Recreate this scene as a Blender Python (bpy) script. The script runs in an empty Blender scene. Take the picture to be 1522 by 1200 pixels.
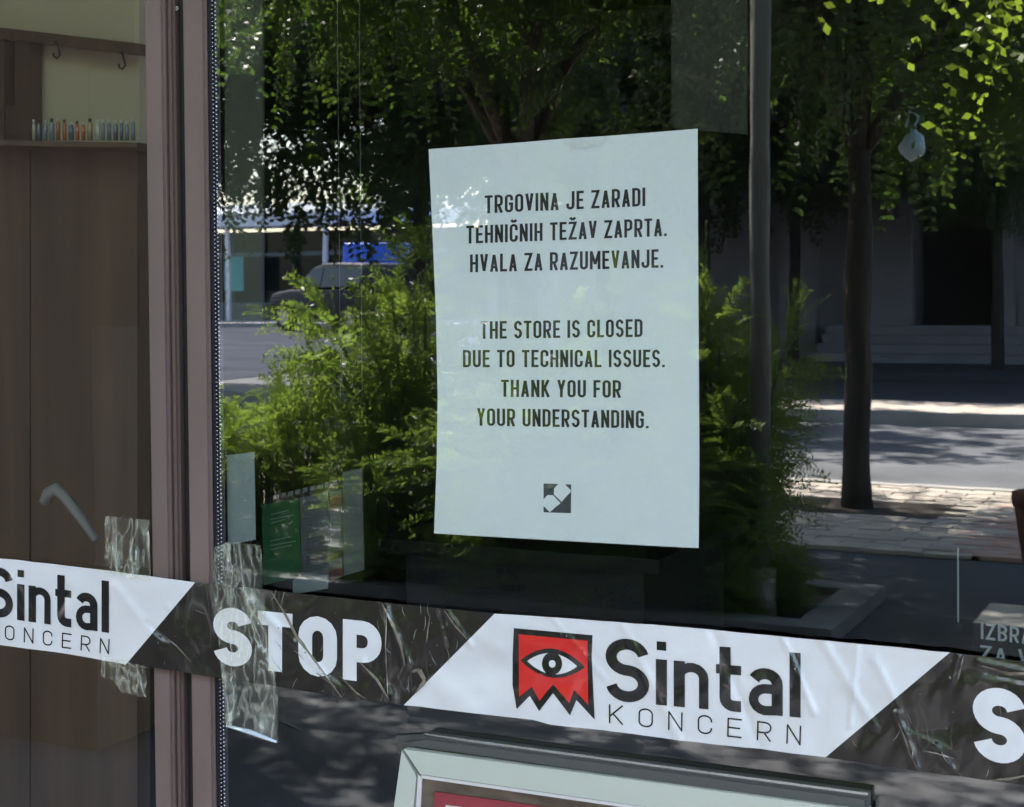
import bpy, bmesh, math, random
import numpy as np
from mathutils import Vector, noise
random.seed(7); rng = np.random.default_rng(7)
S = bpy.context.scene; COL = S.collection
R = math.radians

# ------------------------------------------------------------------ camera
F, CX, CY, EYE, DIST = 2500.0, 396.0, 535.0, 1.5, 1.18      # in pixels of the 1522 x 1200 photograph
W0, H0 = 1522.0, 1200.0
yaw, pitch, roll = R(31), R(2.7), R(-0.6)
fwd = Vector((-math.sin(yaw)*math.cos(pitch), math.cos(yaw)*math.cos(pitch), -math.sin(pitch)))
rt = Vector((math.cos(yaw), math.sin(yaw), 0)); up = rt.cross(fwd)
RT = rt*math.cos(roll)+up*math.sin(roll); UP = -rt*math.sin(roll)+up*math.cos(roll)
CAM = Vector((0, -DIST, EYE))
cd = bpy.data.cameras.new('camera'); cam = bpy.data.objects.new('camera', cd); COL.objects.link(cam)
from mathutils import Matrix
cam.matrix_world = Matrix.Translation(CAM) @ Matrix((RT, UP, -fwd)).transposed().to_4x4()
cd.sensor_width = 36; cd.lens = 36*F/W0
cd.shift_x = (W0/2-CX)/W0; cd.shift_y = (CY-H0/2)/W0
cd.clip_start = 0.05; cd.clip_end = 600
cd.dof.use_dof = True; cd.dof.focus_distance = 1.42; cd.dof.aperture_fstop = 30
S.camera = cam
S.render.resolution_x, S.render.resolution_y = 1024, 807

# ------------------------------------------------------------------ world, sun, exposure
SUN_EL = R(56); sun_dir = Vector((-0.80*math.cos(SUN_EL), -0.60*math.cos(SUN_EL), math.sin(SUN_EL)))
w = bpy.data.worlds.new('World'); S.world = w; w.use_nodes = True
nt = w.node_tree; bg = nt.nodes['Background']; sky = nt.nodes.new('ShaderNodeTexSky')
sky.sky_type = 'NISHITA'; sky.sun_disc = False; sky.sun_elevation = SUN_EL; sky.sun_rotation = math.atan2(-0.80, -0.60)
sky.dust_density = 1.5
nt.links.new(sky.outputs[0], bg.inputs[0]); bg.inputs[1].default_value = 0.105
sl = bpy.data.lights.new('sun', 'SUN'); sl.energy = 5.0; sl.angle = R(0.53); sl.color = (1, .95, .87)
so = bpy.data.objects.new('sun', sl); COL.objects.link(so)
so.rotation_euler = (-sun_dir).to_track_quat('-Z', 'Y').to_euler(); so.location = (0, -10, 20)
S.view_settings.view_transform = 'Standard'; S.view_settings.look = 'None'
S.view_settings.exposure = 3.65; S.view_settings.gamma = 1; S.view_settings.use_curve_mapping = False
S.render.engine = 'CYCLES'
cy = S.cycles; cy.use_denoising = True; cy.max_bounces = 10; cy.diffuse_bounces = 4; cy.glossy_bounces = 4
cy.transparent_max_bounces = 14; cy.transmission_bounces = 6; cy.caustics_reflective = False; cy.caustics_refractive = False
cy.sample_clamp_indirect = 6

# ------------------------------------------------------------------ pixel helpers
def ray(px, py): return fwd + RT*((px-CX)/F) - UP*((py-CY)/F)
def at(px, py, y):                       # where the line of sight meets the vertical plane y
    r = ray(px, py); return CAM + r*((y+DIST)/r.y)
def mir(px, py, y):                      # real place of something seen mirrored at depth y behind the pane
    p = at(px, py, y); return Vector((p.x, -p.y, p.z))
def gnd(px, py, z=0.0):                  # real place of a mirrored ground point
    r = ray(px, py); p = CAM + r*((z-EYE)/r.z); return Vector((p.x, -p.y, z))

# ------------------------------------------------------------------ materials
def mat(name, col=(.5, .5, .5), rough=.6, metal=0, bump=0, bscale=40, var=0, vscale=6, spec=.5, coat=0, trans=0, stretch=None, dist=.002):
    m = bpy.data.materials.new(name); m.use_nodes = True; n = m.node_tree; b = n.nodes['Principled BSDF']
    b.inputs['Base Color'].default_value = (*col, 1); b.inputs['Roughness'].default_value = rough
    b.inputs['Metallic'].default_value = metal; b.inputs['Specular IOR Level'].default_value = spec
    b.inputs['Coat Weight'].default_value = coat; b.inputs['Coat Roughness'].default_value = .08
    tc = n.nodes.new('ShaderNodeTexCoord'); src = tc.outputs['Object']
    if stretch:
        mp = n.nodes.new('ShaderNodeMapping'); mp.inputs['Scale'].default_value = stretch
        n.links.new(src, mp.inputs[0]); src = mp.outputs[0]
    if var:
        t = n.nodes.new('ShaderNodeTexNoise'); t.inputs['Scale'].default_value = vscale; t.inputs['Detail'].default_value = 6
        n.links.new(src, t.inputs['Vector'])
        r = n.nodes.new('ShaderNodeValToRGB'); r.color_ramp.elements[0].position = .3; r.color_ramp.elements[1].position = .72
        r.color_ramp.elements[0].color = (*[max(0, c*(1-var)) for c in col], 1)
        r.color_ramp.elements[1].color = (*[min(1, c*(1+var)) for c in col], 1)
        n.links.new(t.outputs[0], r.inputs[0]); n.links.new(r.outputs[0], b.inputs['Base Color'])
    if bump:
        t = n.nodes.new('ShaderNodeTexNoise'); t.inputs['Scale'].default_value = bscale; t.inputs['Detail'].default_value = 5
        n.links.new(src, t.inputs['Vector'])
        bp = n.nodes.new('ShaderNodeBump'); bp.inputs['Strength'].default_value = bump; bp.inputs['Distance'].default_value = dist
        n.links.new(t.outputs[0], bp.inputs['Height']); n.links.new(bp.outputs[0], b.inputs['Normal'])
    return m
def leaf_mat(name, c, tr, spec=.4):
    m = bpy.data.materials.new(name); m.use_nodes = True; n = m.node_tree; b = n.nodes['Principled BSDF']
    out = n.nodes['Material Output']
    g = n.nodes.new('ShaderNodeNewGeometry'); rp = n.nodes.new('ShaderNodeValToRGB')
    rp.color_ramp.elements[0].color = (c[0]*.65, c[1]*.7, c[2]*.8, 1); rp.color_ramp.elements[1].color = (c[0]*1.5, c[1]*1.3, c[2]*1.1, 1)
    n.links.new(g.outputs['Random Per Island'], rp.inputs[0]); n.links.new(rp.outputs[0], b.inputs['Base Color'])
    b.inputs['Roughness'].default_value = .45; b.inputs['Specular IOR Level'].default_value = spec
    t = n.nodes.new('ShaderNodeBsdfTranslucent'); t.inputs[0].default_value = (*tr, 1)
    a = n.nodes.new('ShaderNodeMixShader'); a.inputs[0].default_value = .45
    n.links.new(b.outputs[0], a.inputs[1]); n.links.new(t.outputs[0], a.inputs[2]); n.links.new(a.outputs[0], out.inputs[0])
    return m
def glass_mat(name, tint=(.93, .96, .95), gain=1.0, wave=.0, ior=1.5, rough=0.0):
    m = bpy.data.materials.new(name); m.use_nodes = True; n = m.node_tree; n.nodes.remove(n.nodes['Principled BSDF'])
    out = n.nodes['Material Output']
    t = n.nodes.new('ShaderNodeBsdfTransparent'); t.inputs[0].default_value = (*tint, 1)
    g = n.nodes.new('ShaderNodeBsdfGlossy'); g.inputs['Roughness'].default_value = rough; g.inputs[0].default_value = (1, 1, 1, 1)
    f = n.nodes.new('ShaderNodeFresnel'); f.inputs[0].default_value = ior
    k = n.nodes.new('ShaderNodeMath'); k.operation = 'MULTIPLY'; k.inputs[1].default_value = gain; k.use_clamp = True
    mx = n.nodes.new('ShaderNodeMixShader')
    if wave:
        tc = n.nodes.new('ShaderNodeTexCoord'); no = n.nodes.new('ShaderNodeTexNoise'); no.inputs['Scale'].default_value = 9; no.inputs['Detail'].default_value = 1
        mp = n.nodes.new('ShaderNodeMapping'); mp.inputs['Scale'].default_value = (2.2, 1, 1)
        bp = n.nodes.new('ShaderNodeBump'); bp.inputs['Strength'].default_value = 1; bp.inputs['Distance'].default_value = wave
        n.links.new(tc.outputs['Object'], mp.inputs[0]); n.links.new(mp.outputs[0], no.inputs['Vector'])
        n.links.new(no.outputs[0], bp.inputs['Height']); n.links.new(bp.outputs[0], g.inputs['Normal'])
    geo = n.nodes.new('ShaderNodeNewGeometry')
    inv = n.nodes.new('ShaderNodeMath'); inv.operation = 'SUBTRACT'; inv.inputs[0].default_value = 1
    ff = n.nodes.new('ShaderNodeMath'); ff.operation = 'MULTIPLY'
    n.links.new(geo.outputs['Backfacing'], inv.inputs[1]); n.links.new(f.outputs[0], k.inputs[0])
    n.links.new(k.outputs[0], ff.inputs[0]); n.links.new(inv.outputs[0], ff.inputs[1])
    n.links.new(ff.outputs[0], mx.inputs[0]); n.links.new(t.outputs[0], mx.inputs[1]); n.links.new(g.outputs[0], mx.inputs[2])
    n.links.new(mx.outputs[0], out.inputs[0])
    return m

M_PANE = glass_mat('window glass', gain=3.5, wave=.00003, tint=(.99, .99, .99))
M_FARGLASS = mat('far window glass', (.012, .018, .018), .08, spec=.35)
M_FRAME = mat('taupe powder coated aluminium', (.165, .112, .106), .5, bump=.3, bscale=700, var=.16, vscale=7, dist=.0004, stretch=(1.5, 1, .6))
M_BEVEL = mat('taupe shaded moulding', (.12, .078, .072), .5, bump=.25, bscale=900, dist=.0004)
M_RUBBER = mat('black rubber seal', (.012, .01, .016), .5)
M_CHAIN = mat('nickel beads', (.6, .6, .62), .25, metal=.85)
M_PAPER = mat('office paper', (.85, .89, .93), .75, bump=.35, bscale=22, dist=.0015)
M_INK = mat('black ink', (.012, .012, .016), .5)
M_INKGREY = mat('grey ink', (.06, .065, .075), .6)
M_TWHITE = mat('white plastic film', (.69, .655, .70), .38, bump=.55, bscale=55, var=.04, vscale=9, coat=.25, dist=.0012)
M_TDARK = mat('brown black plastic film', (.016, .0125, .012), .22, bump=.35, bscale=45, coat=.5, spec=.6, dist=.0012)
M_TINK = mat('dark ink on film', (.016, .014, .015), .2, bump=.5, bscale=120, coat=.4, dist=.0007)
M_TRED = mat('red ink on film', (.62, .022, .02), .3, bump=.4, bscale=90, coat=.4, dist=.0007)
M_STOP = mat('white letters on film', (.70, .67, .72), .35, bump=.4, bscale=70, coat=.3, dist=.0009)
M_ALU = mat('satin aluminium', (.52, .53, .49), .45, metal=.15, bump=.1, bscale=300, dist=.0004)
M_ALUD = mat('dark anodised edge', (.11, .11, .112), .35, metal=.4)
M_POSTERRED = mat('red poster print', (.30, .035, .05), .4, coat=.5)
M_POSTERBR = mat('painted brown reflection', (.14, .10, .08), .4, coat=.5, var=.7, vscale=9, stretch=(3, 1, 9))
M_POSTERW = mat('white poster print', (.6, .55, .56), .5)

def ridge_nodes(n, scale, power, stretch=(1, 1, 1), rot=0.0, dist=1.2):
    tc = n.nodes.new('ShaderNodeTexCoord'); mp = n.nodes.new('ShaderNodeMapping'); mp.inputs['Scale'].default_value = stretch; mp.inputs['Rotation'].default_value = (0, rot, 0)
    no = n.nodes.new('ShaderNodeTexNoise'); no.inputs['Scale'].default_value = scale; no.inputs['Detail'].default_value = 1.5; no.inputs['Distortion'].default_value = dist
    n.links.new(tc.outputs['Object'], mp.inputs[0]); n.links.new(mp.outputs[0], no.inputs['Vector']); o = no.outputs[0]
    for op, v in (('MULTIPLY_ADD', (4.0, -2.0)), ('ABSOLUTE', None), ('SUBTRACT', 1.0), ('MAXIMUM', 0.0), ('POWER', power)):
        k = n.nodes.new('ShaderNodeMath'); k.operation = op
        if op == 'SUBTRACT': k.inputs[0].default_value = v; n.links.new(o, k.inputs[1])
        else:
            n.links.new(o, k.inputs[0])
            if op == 'MULTIPLY_ADD': k.inputs[1].default_value, k.inputs[2].default_value = v
            elif v is not None: k.inputs[1].default_value = v
        o = k.outputs[0]
    return o
def mathn(n, op, a, b):
    k = n.nodes.new('ShaderNodeMath'); k.operation = op
    for i, v in enumerate((a, b)):
        if isinstance(v, (int, float)): k.inputs[i].default_value = v
        else: n.links.new(v, k.inputs[i])
    return k.outputs[0]
def clear_tape_mat():
    m = bpy.data.materials.new('crinkled clear adhesive tape'); m.use_nodes = True; n = m.node_tree; b = n.nodes['Principled BSDF']
    out = n.nodes['Material Output']
    b.inputs['Base Color'].default_value = (.82, .80, .70, 1); b.inputs['Roughness'].default_value = .2; b.inputs['Specular IOR Level'].default_value = .9
    r1 = ridge_nodes(n, 24, 9, (2.0, 1, .45), .25, .5); r2 = ridge_nodes(n, 85, 6, (1.5, 1, .5), -.7, .3)
    sn = n.nodes.new('ShaderNodeTexNoise'); sn.inputs['Scale'].default_value = 38; tq = n.nodes.new('ShaderNodeTexCoord'); n.links.new(tq.outputs['Object'], sn.inputs['Vector'])
    r = mathn(n, 'MAXIMUM', mathn(n, 'MULTIPLY', r1, mathn(n, 'MULTIPLY', sn.outputs[0], 1.2)), mathn(n, 'MULTIPLY', r2, .35))
    fac = mathn(n, 'ADD', mathn(n, 'MULTIPLY', r, .8), .03)  # crinkle highlights painted as pale opaque colour along the ridges
    bp = n.nodes.new('ShaderNodeBump'); bp.inputs['Strength'].default_value = 1; bp.inputs['Distance'].default_value = .002
    n.links.new(r, bp.inputs['Height']); n.links.new(bp.outputs[0], b.inputs['Normal'])
    t = n.nodes.new('ShaderNodeBsdfTransparent'); t.inputs[0].default_value = (.985, .98, .95, 1)
    mx = n.nodes.new('ShaderNodeMixShader'); n.links.new(fac, mx.inputs[0]); n.links.new(t.outputs[0], mx.inputs[1]); n.links.new(b.outputs[0], mx.inputs[2])
    n.links.new(mx.outputs[0], out.inputs[0]); return m
def dark_film_mat():
    m = bpy.data.materials.new('brown black plastic film'); m.use_nodes = True; n = m.node_tree; b = n.nodes['Principled BSDF']
    b.inputs['Roughness'].default_value = .28; b.inputs['Specular IOR Level'].default_value = .45; b.inputs['Coat Weight'].default_value = .3; b.inputs['Coat Roughness'].default_value = .12
    r1 = ridge_nodes(n, 14, 30, (1.8, 1, .5), .5, .3); r2 = ridge_nodes(n, 40, 26, (1.4, 1, .5), -.5, .4)
    big = n.nodes.new('ShaderNodeTexNoise'); big.inputs['Scale'].default_value = 11; tc = n.nodes.new('ShaderNodeTexCoord'); n.links.new(tc.outputs['Object'], big.inputs['Vector'])
    msk = mathn(n, 'MULTIPLY', mathn(n, 'MAXIMUM', mathn(n, 'SUBTRACT', big.outputs[0], .48), 0), 4)
    r = mathn(n, 'MINIMUM', mathn(n, 'MULTIPLY', mathn(n, 'MAXIMUM', mathn(n, 'MULTIPLY', r1, .7), mathn(n, 'MULTIPLY', r2, .35)), msk), 1)
    mx = n.nodes.new('ShaderNodeMix'); mx.data_type = 'RGBA'; n.links.new(r, mx.inputs[0]); mx.inputs[6].default_value = (.017, .0135, .0125, 1); mx.inputs[7].default_value = (.20, .175, .16, 1)
    n.links.new(mx.outputs[2], b.inputs['Base Color'])
    bp = n.nodes.new('ShaderNodeBump'); bp.inputs['Strength'].default_value = .8; bp.inputs['Distance'].default_value = .0012
    n.links.new(r, bp.inputs['Height']); n.links.new(bp.outputs[0], b.inputs['Normal'])
    return m
M_TDARK = dark_film_mat()
M_CLEAR = clear_tape_mat()

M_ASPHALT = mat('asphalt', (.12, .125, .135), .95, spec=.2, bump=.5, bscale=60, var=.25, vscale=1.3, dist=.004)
M_PAVE = mat('grey paving', (.045, .047, .055), .8, bump=.4, bscale=40, var=.3, vscale=2.2, dist=.004)
M_TILE = mat('concrete paving tile', (.44, .38, .32), .8, bump=.3, bscale=60, var=.2, vscale=3)
M_TILEP = mat('pinkish paving tile', (.46, .29, .23), .8, bump=.3, bscale=60, var=.2, vscale=3)
M_KERB = mat('granite kerb', (.32, .31, .29), .8, bump=.4, bscale=30, var=.15)
M_SOIL = mat('dark soil', (.035, .025, .018), .95, bump=1, bscale=20, dist=.02)
M_STONE = mat('weathered facade stone', (.23, .225, .245), .85, bump=.4, bscale=14, var=.14, vscale=1.5, dist=.006)
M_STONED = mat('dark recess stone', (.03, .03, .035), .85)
M_BARK = mat('rough brown bark', (.036, .028, .023), .95, bump=1, bscale=28, var=.4, vscale=10, stretch=(1, 1, .25), dist=.02)
M_LEAF = leaf_mat('tree leaf', (.026, .052, .012), (.085, .15, .018))
M_LEAFL = leaf_mat('light tree leaf', (.085, .14, .022), (.30, .42, .04))
M_LEAFD = leaf_mat('dark tree leaf', (.018, .036, .009), (.06, .11, .013))
M_YEW = leaf_mat('shrub leaflet', (.075, .125, .03), (.24, .36, .05))
M_STEEL = mat('grey painted steel', (.135, .128, .118), .5, bump=.15, bscale=40, var=.12, vscale=4)
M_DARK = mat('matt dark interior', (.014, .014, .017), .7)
M_DARKWOOD = mat('brown wood', (.085, .050, .030), .6, bump=.2, bscale=8, var=.35, vscale=3, stretch=(8, 8, .5))
M_BEIGE = mat('beige plaster', (.54, .48, .34), .8, bump=.1, bscale=50, var=.05)
M_GREY = mat('grey board', (.085, .095, .105), .6)
M_GREYL = mat('pale grey card', (.21, .25, .26), .6)
M_GREEN = mat('dark green card', (.012, .085, .03), .5, var=.15, vscale=20)
M_LINES = mat('faded print', (.10, .105, .12), .6)
M_LINESP = mat('pale print', (.16, .24, .18), .6)
M_REDC = mat('dull red print', (.09, .025, .03), .6)
M_CARD = mat('dark car paint', (.007, .008, .010), .5, spec=.25)
M_CARS = mat('silver car paint', (.42, .43, .42), .25, metal=.4, coat=1)
M_BLUE = mat('blue van paint', (.015, .12, .80), .35, coat=.8)
M_TYRE = mat('tyre rubber', (.015, .015, .016), .8)
M_CHROME = mat('chrome trim', (.7, .7, .7), .12, metal=1)
M_WHITE = mat('white render', (.78, .78, .77), .8, var=.04)
M_TEAL = mat('teal poster', (.10, .42, .38), .5)
M_BAG = mat('pale blue plastic', (.45, .60, .68), .35, bump=.4, bscale=20, coat=.3)
M_CLAY = mat('reddish brown clay', (.13, .045, .03), .8, bump=.3, bscale=30)

# ------------------------------------------------------------------ object helpers
def mesh_data(name, v, f, m, smooth=False):
    me = bpy.data.meshes.new(name); me.from_pydata([tuple(p) for p in v], [], f)
    if m: me.materials.append(m)
    if smooth: me.polygons.foreach_set('use_smooth', [True]*len(me.polygons))
    me.update(); return me
def base_of(o):
    b = Vector((0, 0, 0))
    while o: b += o.location; o = o.parent
    return b
def put(name, me, parent=None, loc=(0, 0, 0)):
    o = bpy.data.objects.new(name, me); COL.objects.link(o); o.parent = parent; o.location = loc; return o
def obj(name, v, f, m, parent=None, smooth=False, loc=(0, 0, 0)):   # v in world coordinates when the parent is a thing
    b = base_of(parent)
    return put(name, mesh_data(name, [Vector(p)-b for p in v], f, m, smooth), parent, loc)
def tag(o, label=None, cat=None, group=None, kind=None):
    for k, x in (('label', label), ('category', cat), ('group', group), ('kind', kind)):
        if x: o[k] = x
    return o
def thing(name, label, cat, loc=(0, 0, 0), group=None):
    o = bpy.data.objects.new(name, None); COL.objects.link(o); o.location = loc; o.empty_display_size = .1
    return tag(o, label, cat, group)
def copy_tree(o, parent=None):
    c = o.copy(); COL.objects.link(c); c.parent = parent
    for ch in list(o.children): copy_tree(ch, c)
    return c
class MB:
    def __init__(s): s.v = []; s.f = []
    def add(s, v, f):
        k = len(s.v); s.v += [Vector(p) for p in v]; s.f += [[i+k for i in q] for q in f]; return s
    def box(s, a, b):
        x0, y0, z0 = a; x1, y1, z1 = b
        return s.add([(x0, y0, z0), (x1, y0, z0), (x1, y1, z0), (x0, y1, z0), (x0, y0, z1), (x1, y0, z1), (x1, y1, z1), (x0, y1, z1)],
                     [(0, 3, 2, 1), (4, 5, 6, 7), (0, 1, 5, 4), (1, 2, 6, 5), (2, 3, 7, 6), (3, 0, 4, 7)])
    def slab(s, q, d):                    # a quad given as four points, thickened by the vector d
        q = [Vector(p) for p in q]; d = Vector(d)
        return s.add(q+[p+d for p in q], [(0, 1, 2, 3), (7, 6, 5, 4), (0, 4, 5, 1), (1, 5, 6, 2), (2, 6, 7, 3), (3, 7, 4, 0)])
    def tube(s, pts, rad, n=8, cap=True):
        pts = [Vector(p) for p in pts]
        if not hasattr(rad, '__len__'): rad = [rad]*len(pts)
        k = len(s.v); ref = Vector((.13, .97, .21))
        for i, p in enumerate(pts):
            t = (pts[min(i+1, len(pts)-1)]-pts[max(i-1, 0)]).normalized()
            a = t.cross(ref)
            if a.length < .1: a = t.cross(Vector((1, 0, 0)))
            a.normalize(); b = t.cross(a)
            for j in range(n):
                an = 2*math.pi*j/n; s.v.append(p+(a*math.cos(an)+b*math.sin(an))*rad[i])
        for i in range(len(pts)-1):
            for j in range(n):
                s.f.append([k+i*n+j, k+i*n+(j+1) % n, k+(i+1)*n+(j+1) % n, k+(i+1)*n+j])
        if cap: s.f.append([k+j for j in range(n)][::-1]); s.f.append([k+(len(pts)-1)*n+j for j in range(n)])
        return s
    def lathe(s, prof, c=(0, 0, 0), n=12):
        k = len(s.v); c = Vector(c)
        for r, z in prof:
            for j in range(n): s.v.append(c+Vector((r*math.cos(2*math.pi*j/n), r*math.sin(2*math.pi*j/n), z)))
        for i in range(len(prof)-1):
            for j in range(n): s.f.append([k+i*n+j, k+i*n+(j+1) % n, k+(i+1)*n+(j+1) % n, k+(i+1)*n+j])
        s.f.append([k+j for j in range(n)][::-1]); s.f.append([k+(len(prof)-1)*n+j for j in range(n)])
        return s
    def build(s, name, m, parent=None, smooth=False): return obj(name, s.v, s.f, m, parent, smooth)

# flat shapes drawn in photograph pixels, cut by a grid and laid on a curved surface
def lay(name, polys, surf, m, parent, step=4.0, lift=0.0, smooth=True, liftstep=0.0):
    bm = bmesh.new()
    for i, p in enumerate(polys):
        vs = [bm.verts.new((x, y, float(i))) for x, y in p]
        try: bm.faces.new(vs)
        except ValueError: pass
    bmesh.ops.triangulate(bm, faces=[f for f in bm.faces if len(f.verts) > 4])
    for ax in (0, 1):
        lo = min(v.co[ax] for v in bm.verts); hi = max(v.co[ax] for v in bm.verts)
        k = math.floor(lo/step)+1
        while k*step < hi:
            co = [0, 0, 0]; no = [0, 0, 0]; co[ax] = k*step; no[ax] = 1
            bmesh.ops.bisect_plane(bm, geom=bm.verts[:]+bm.edges[:]+bm.faces[:], plane_co=co, plane_no=no, dist=1e-5); k += 1
    bmesh.ops.remove_doubles(bm, verts=bm.verts[:], dist=1e-4)
    b = base_of(parent)
    for v in bm.verts:
        x, y, i = v.co; v.co = surf(x, y, lift+round(i)*liftstep)-b
    bm.normal_update()
    fl = [f for f in bm.faces if f.normal.y > 0]
    if fl: bmesh.ops.reverse_faces(bm, faces=fl)
    me = bpy.data.meshes.new(name); bm.to_mesh(me); bm.free(); me.materials.append(m)
    if smooth: me.polygons.foreach_set('use_smooth', [True]*len(me.polygons))
    return put(name, me, parent)
def flat(y):
    return lambda px, py, l=0.0: at(px, py, y-l)

# ------------------------------------------------------------------ lettering: strokes of even width
def arc(cx, cy, rx, ry, a0, a1, n=8):
    return [(cx+rx*math.cos(R(a0+(a1-a0)*i/n)), cy+ry*math.sin(R(a0+(a1-a0)*i/n))) for i in range(n+1)]
def glyph(ch, w, t):
    """centre lines inside a w x 1 letter; y up; returns (strokes, width)"""
    a, b, c, d = t/2, w-t/2, t/2, 1-t/2; r = (b-a)/2; m = (a+b)/2; ry = min(r*1.05, .24); sv = (1-t)/4
    top = arc(m, d-ry, r, ry, 180, 0); bot = arc(m, c+ry, r, ry, 0, -180)
    G = {
     'I': [[(t/2, 0), (t/2, 1)]],
     'T': [[(0, d), (w, d)], [(m, 0), (m, 1-t)]],
     'L': [[(a, 1), (a, c), (w, c)]],
     'E': [[(w, d), (a, d), (a, c), (w, c)], [(a, .5), (w*.9, .5)]],
     'F': [[(w, d), (a, d), (a, 0)], [(a, .5), (w*.9, .5)]],
     'H': [[(a, 0), (a, 1)], [(b, 0), (b, 1)], [(a, .5), (b, .5)]],
     'N': [[(a, 0), (a, 1)], [(b, 0), (b, 1)], [(a, 1-t*.3), (b, t*.3)]],
     'M': [[(a, 0), (a, 1)], [(b, 0), (b, 1)], [(a, 1-t*.3), (m, .28)], [(b, 1-t*.3), (m, .28)]],
     'K': [[(a, 0), (a, 1)], [(a+t*.2, .38), (b, 1)], [(a+.25*(b-a)+t*.2, .52), (b+t*.1, 0)]],
     'Y': [[(a, 1), (m, .42)], [(b, 1), (m, .42)], [(m, 0), (m, .48)]],
     'V': [[(a, 1), (m, t*.4)], [(b, 1), (m, t*.4)]],
     'A': [[(a, 0), (m, 1-t*.4)], [(b, 0), (m, 1-t*.4)], [(a+.2*w, .26), (b-.2*w, .26)]],
     'Z': [[(0, d), (b, d), (a, c), (w, c)]],
     'O': [top+bot+[top[0], top[1]]],
     'C': [[(b, .64)]+top[::-1]+[(a, c+ry)]+bot[::-1][1:]+[(b, .36)]],
     'G': [[(b, .66)]+top[::-1]+[(a, c+ry)]+bot[::-1][1:]+[(b, .48), (m, .48)]],
     'U': [[(a, 1), (a, c+ry)]+bot[::-1]+[(b, 1)]],
     'J': [[(b, 1), (b, c+ry)]+bot+[(a, .33)]],
     'D': [[(a, c), (a, d)]+[(m-.1*w, d)]+arc(m, d-ry, r, ry, 75, 0, 6)+arc(m, c+ry, r, ry, 0, -75, 6)+[(m-.1*w, c), (a-t/2, c)]],
     'P': [[(a, 0), (a, d)]+[(m, d)]+arc(m, d-ry*.95, r, ry*.95, 70, 0, 5)+arc(m, .43+ry*.95, r, ry*.95, 0, -70, 5)+[(m, .43), (a, .43)]],
     'S': [arc(m, d-sv, r, sv, 12, 90, 6)+arc(m, d-sv, r, sv, 90, 262, 12)[1:]+arc(m, c+sv, r, sv, 82, -168, 18)],
     '.': [[(a, 0), (a, t*1.05)]],
     'i': [[(a, 0), (a, .72)], [(a, .86), (a, 1.0)]],
     'l': [[(a, 0), (a, 1)]],
     'n': [[(a, 0), (a, .72)], [(a, .50)]+arc(m, .72-t/2-.16, r, .16, 165, 0, 8)+[(b, 0)]],
     't': [[(w*.36, 1.0), (w*.36, t/2+.12)]+arc(w*.36+.13, t/2+.12, .13, .12, 180, 270, 5)+[(w, t/2)], [(0, .72-t*.42), (w, .72-t*.42)]],
     'a': [arc(m, .72-t/2-.15, r, .15, 158, 0, 10)+[(b, 0)], [(b, .40), (m, .40)]+arc(m, .23, r, .17, 97, 263, 8)[0:]+[(m, .06), (b, .075)]],
    }
    G['R'] = G['P']+[[(m, .43), (b+t*.05, 0)]]
    G['B'] = [[(a, c), (a, d), (m, d)]+arc(m, d-.2, r, .2, 70, -70, 7)+[(m, .52), (a, .52)], [(m, .52)]+arc(m, c+.21, r, .21, 70, -70, 7)+[(m, c), (a-t/2, c)]]
    if ch == 'Č': return G['C']+[[(m-.13, 1.22), (m, 1.10)], [(m+.13, 1.22), (m, 1.10)]]
    if ch == 'Ž': return G['Z']+[[(m-.13, 1.22), (m, 1.10)], [(m+.13, 1.22), (m, 1.10)]]
    return G[ch]
def ribbon(line, t):
    P = [Vector(p) for p in line]; Q = [P[0]]
    for p in P[1:]:
        if (p-Q[-1]).length > 1e-4: Q.append(p)
    P = Q; L, Rr = [], []
    for i, p in enumerate(P):
        d0 = (p-P[i-1]).normalized() if i else None; d1 = (P[i+1]-p).normalized() if i < len(P)-1 else None
        d0 = d0 or d1; d1 = d1 or d0
        n0 = Vector((-d0.y, d0.x)); n1 = Vector((-d1.y, d1.x)); n = n0+n1
        n = n/max(n.dot(n0), .35) if n.length > .01 else n0
        L.append(p+n*t/2); Rr.append(p-n*t/2)
    return [[L[i], Rr[i], Rr[i+1], L[i+1]] for i in range(len(P)-1)]
NARROW = {'I': None, '.': None, 'l': None, 'i': None}
def write(name, text, quad, surf, m, parent, w=.40, t=.13, gap=.085, space=.26, lift=.0003, step=4, adv=None, tn=None):
    """letters between four pixel corners: top-left, top-right, bottom-right, bottom-left"""
    items = []; x = 0
    for i, ch in enumerate(text):
        if ch == ' ': x += space; continue
        wi = t if ch in NARROW else w*(adv or {}).get(ch, 1)
        items.append((ch, x, wi)); x += wi+gap
    total = x-gap; TL, TR, BR, BL = [Vector(q) for q in quad]; polys = []; k = 0; layers = {}
    for ch, x0, wi in items:
        for si, st in enumerate(glyph(ch, wi, t)):
            tt = t*(tn if tn and si else 1)
            for q in ribbon(st, tt):
                pq = []
                for p in q:
                    u = (x0+p.x)/total; v = 1-p.y
                    pq.append(tuple(TL*(1-u)*(1-v)+TR*u*(1-v)+BR*u*v+BL*(1-u)*v))
                layers.setdefault(si, []).append(pq)
    out = []
    bm_polys = []
    v = []; f = []
    for si, ps in layers.items(): bm_polys += [(si, p) for p in ps]
    # all strokes in one part; each crossing stroke lies a hair above the one below
    return lay_layers(name, bm_polys, surf, m, parent, step, lift)
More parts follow.
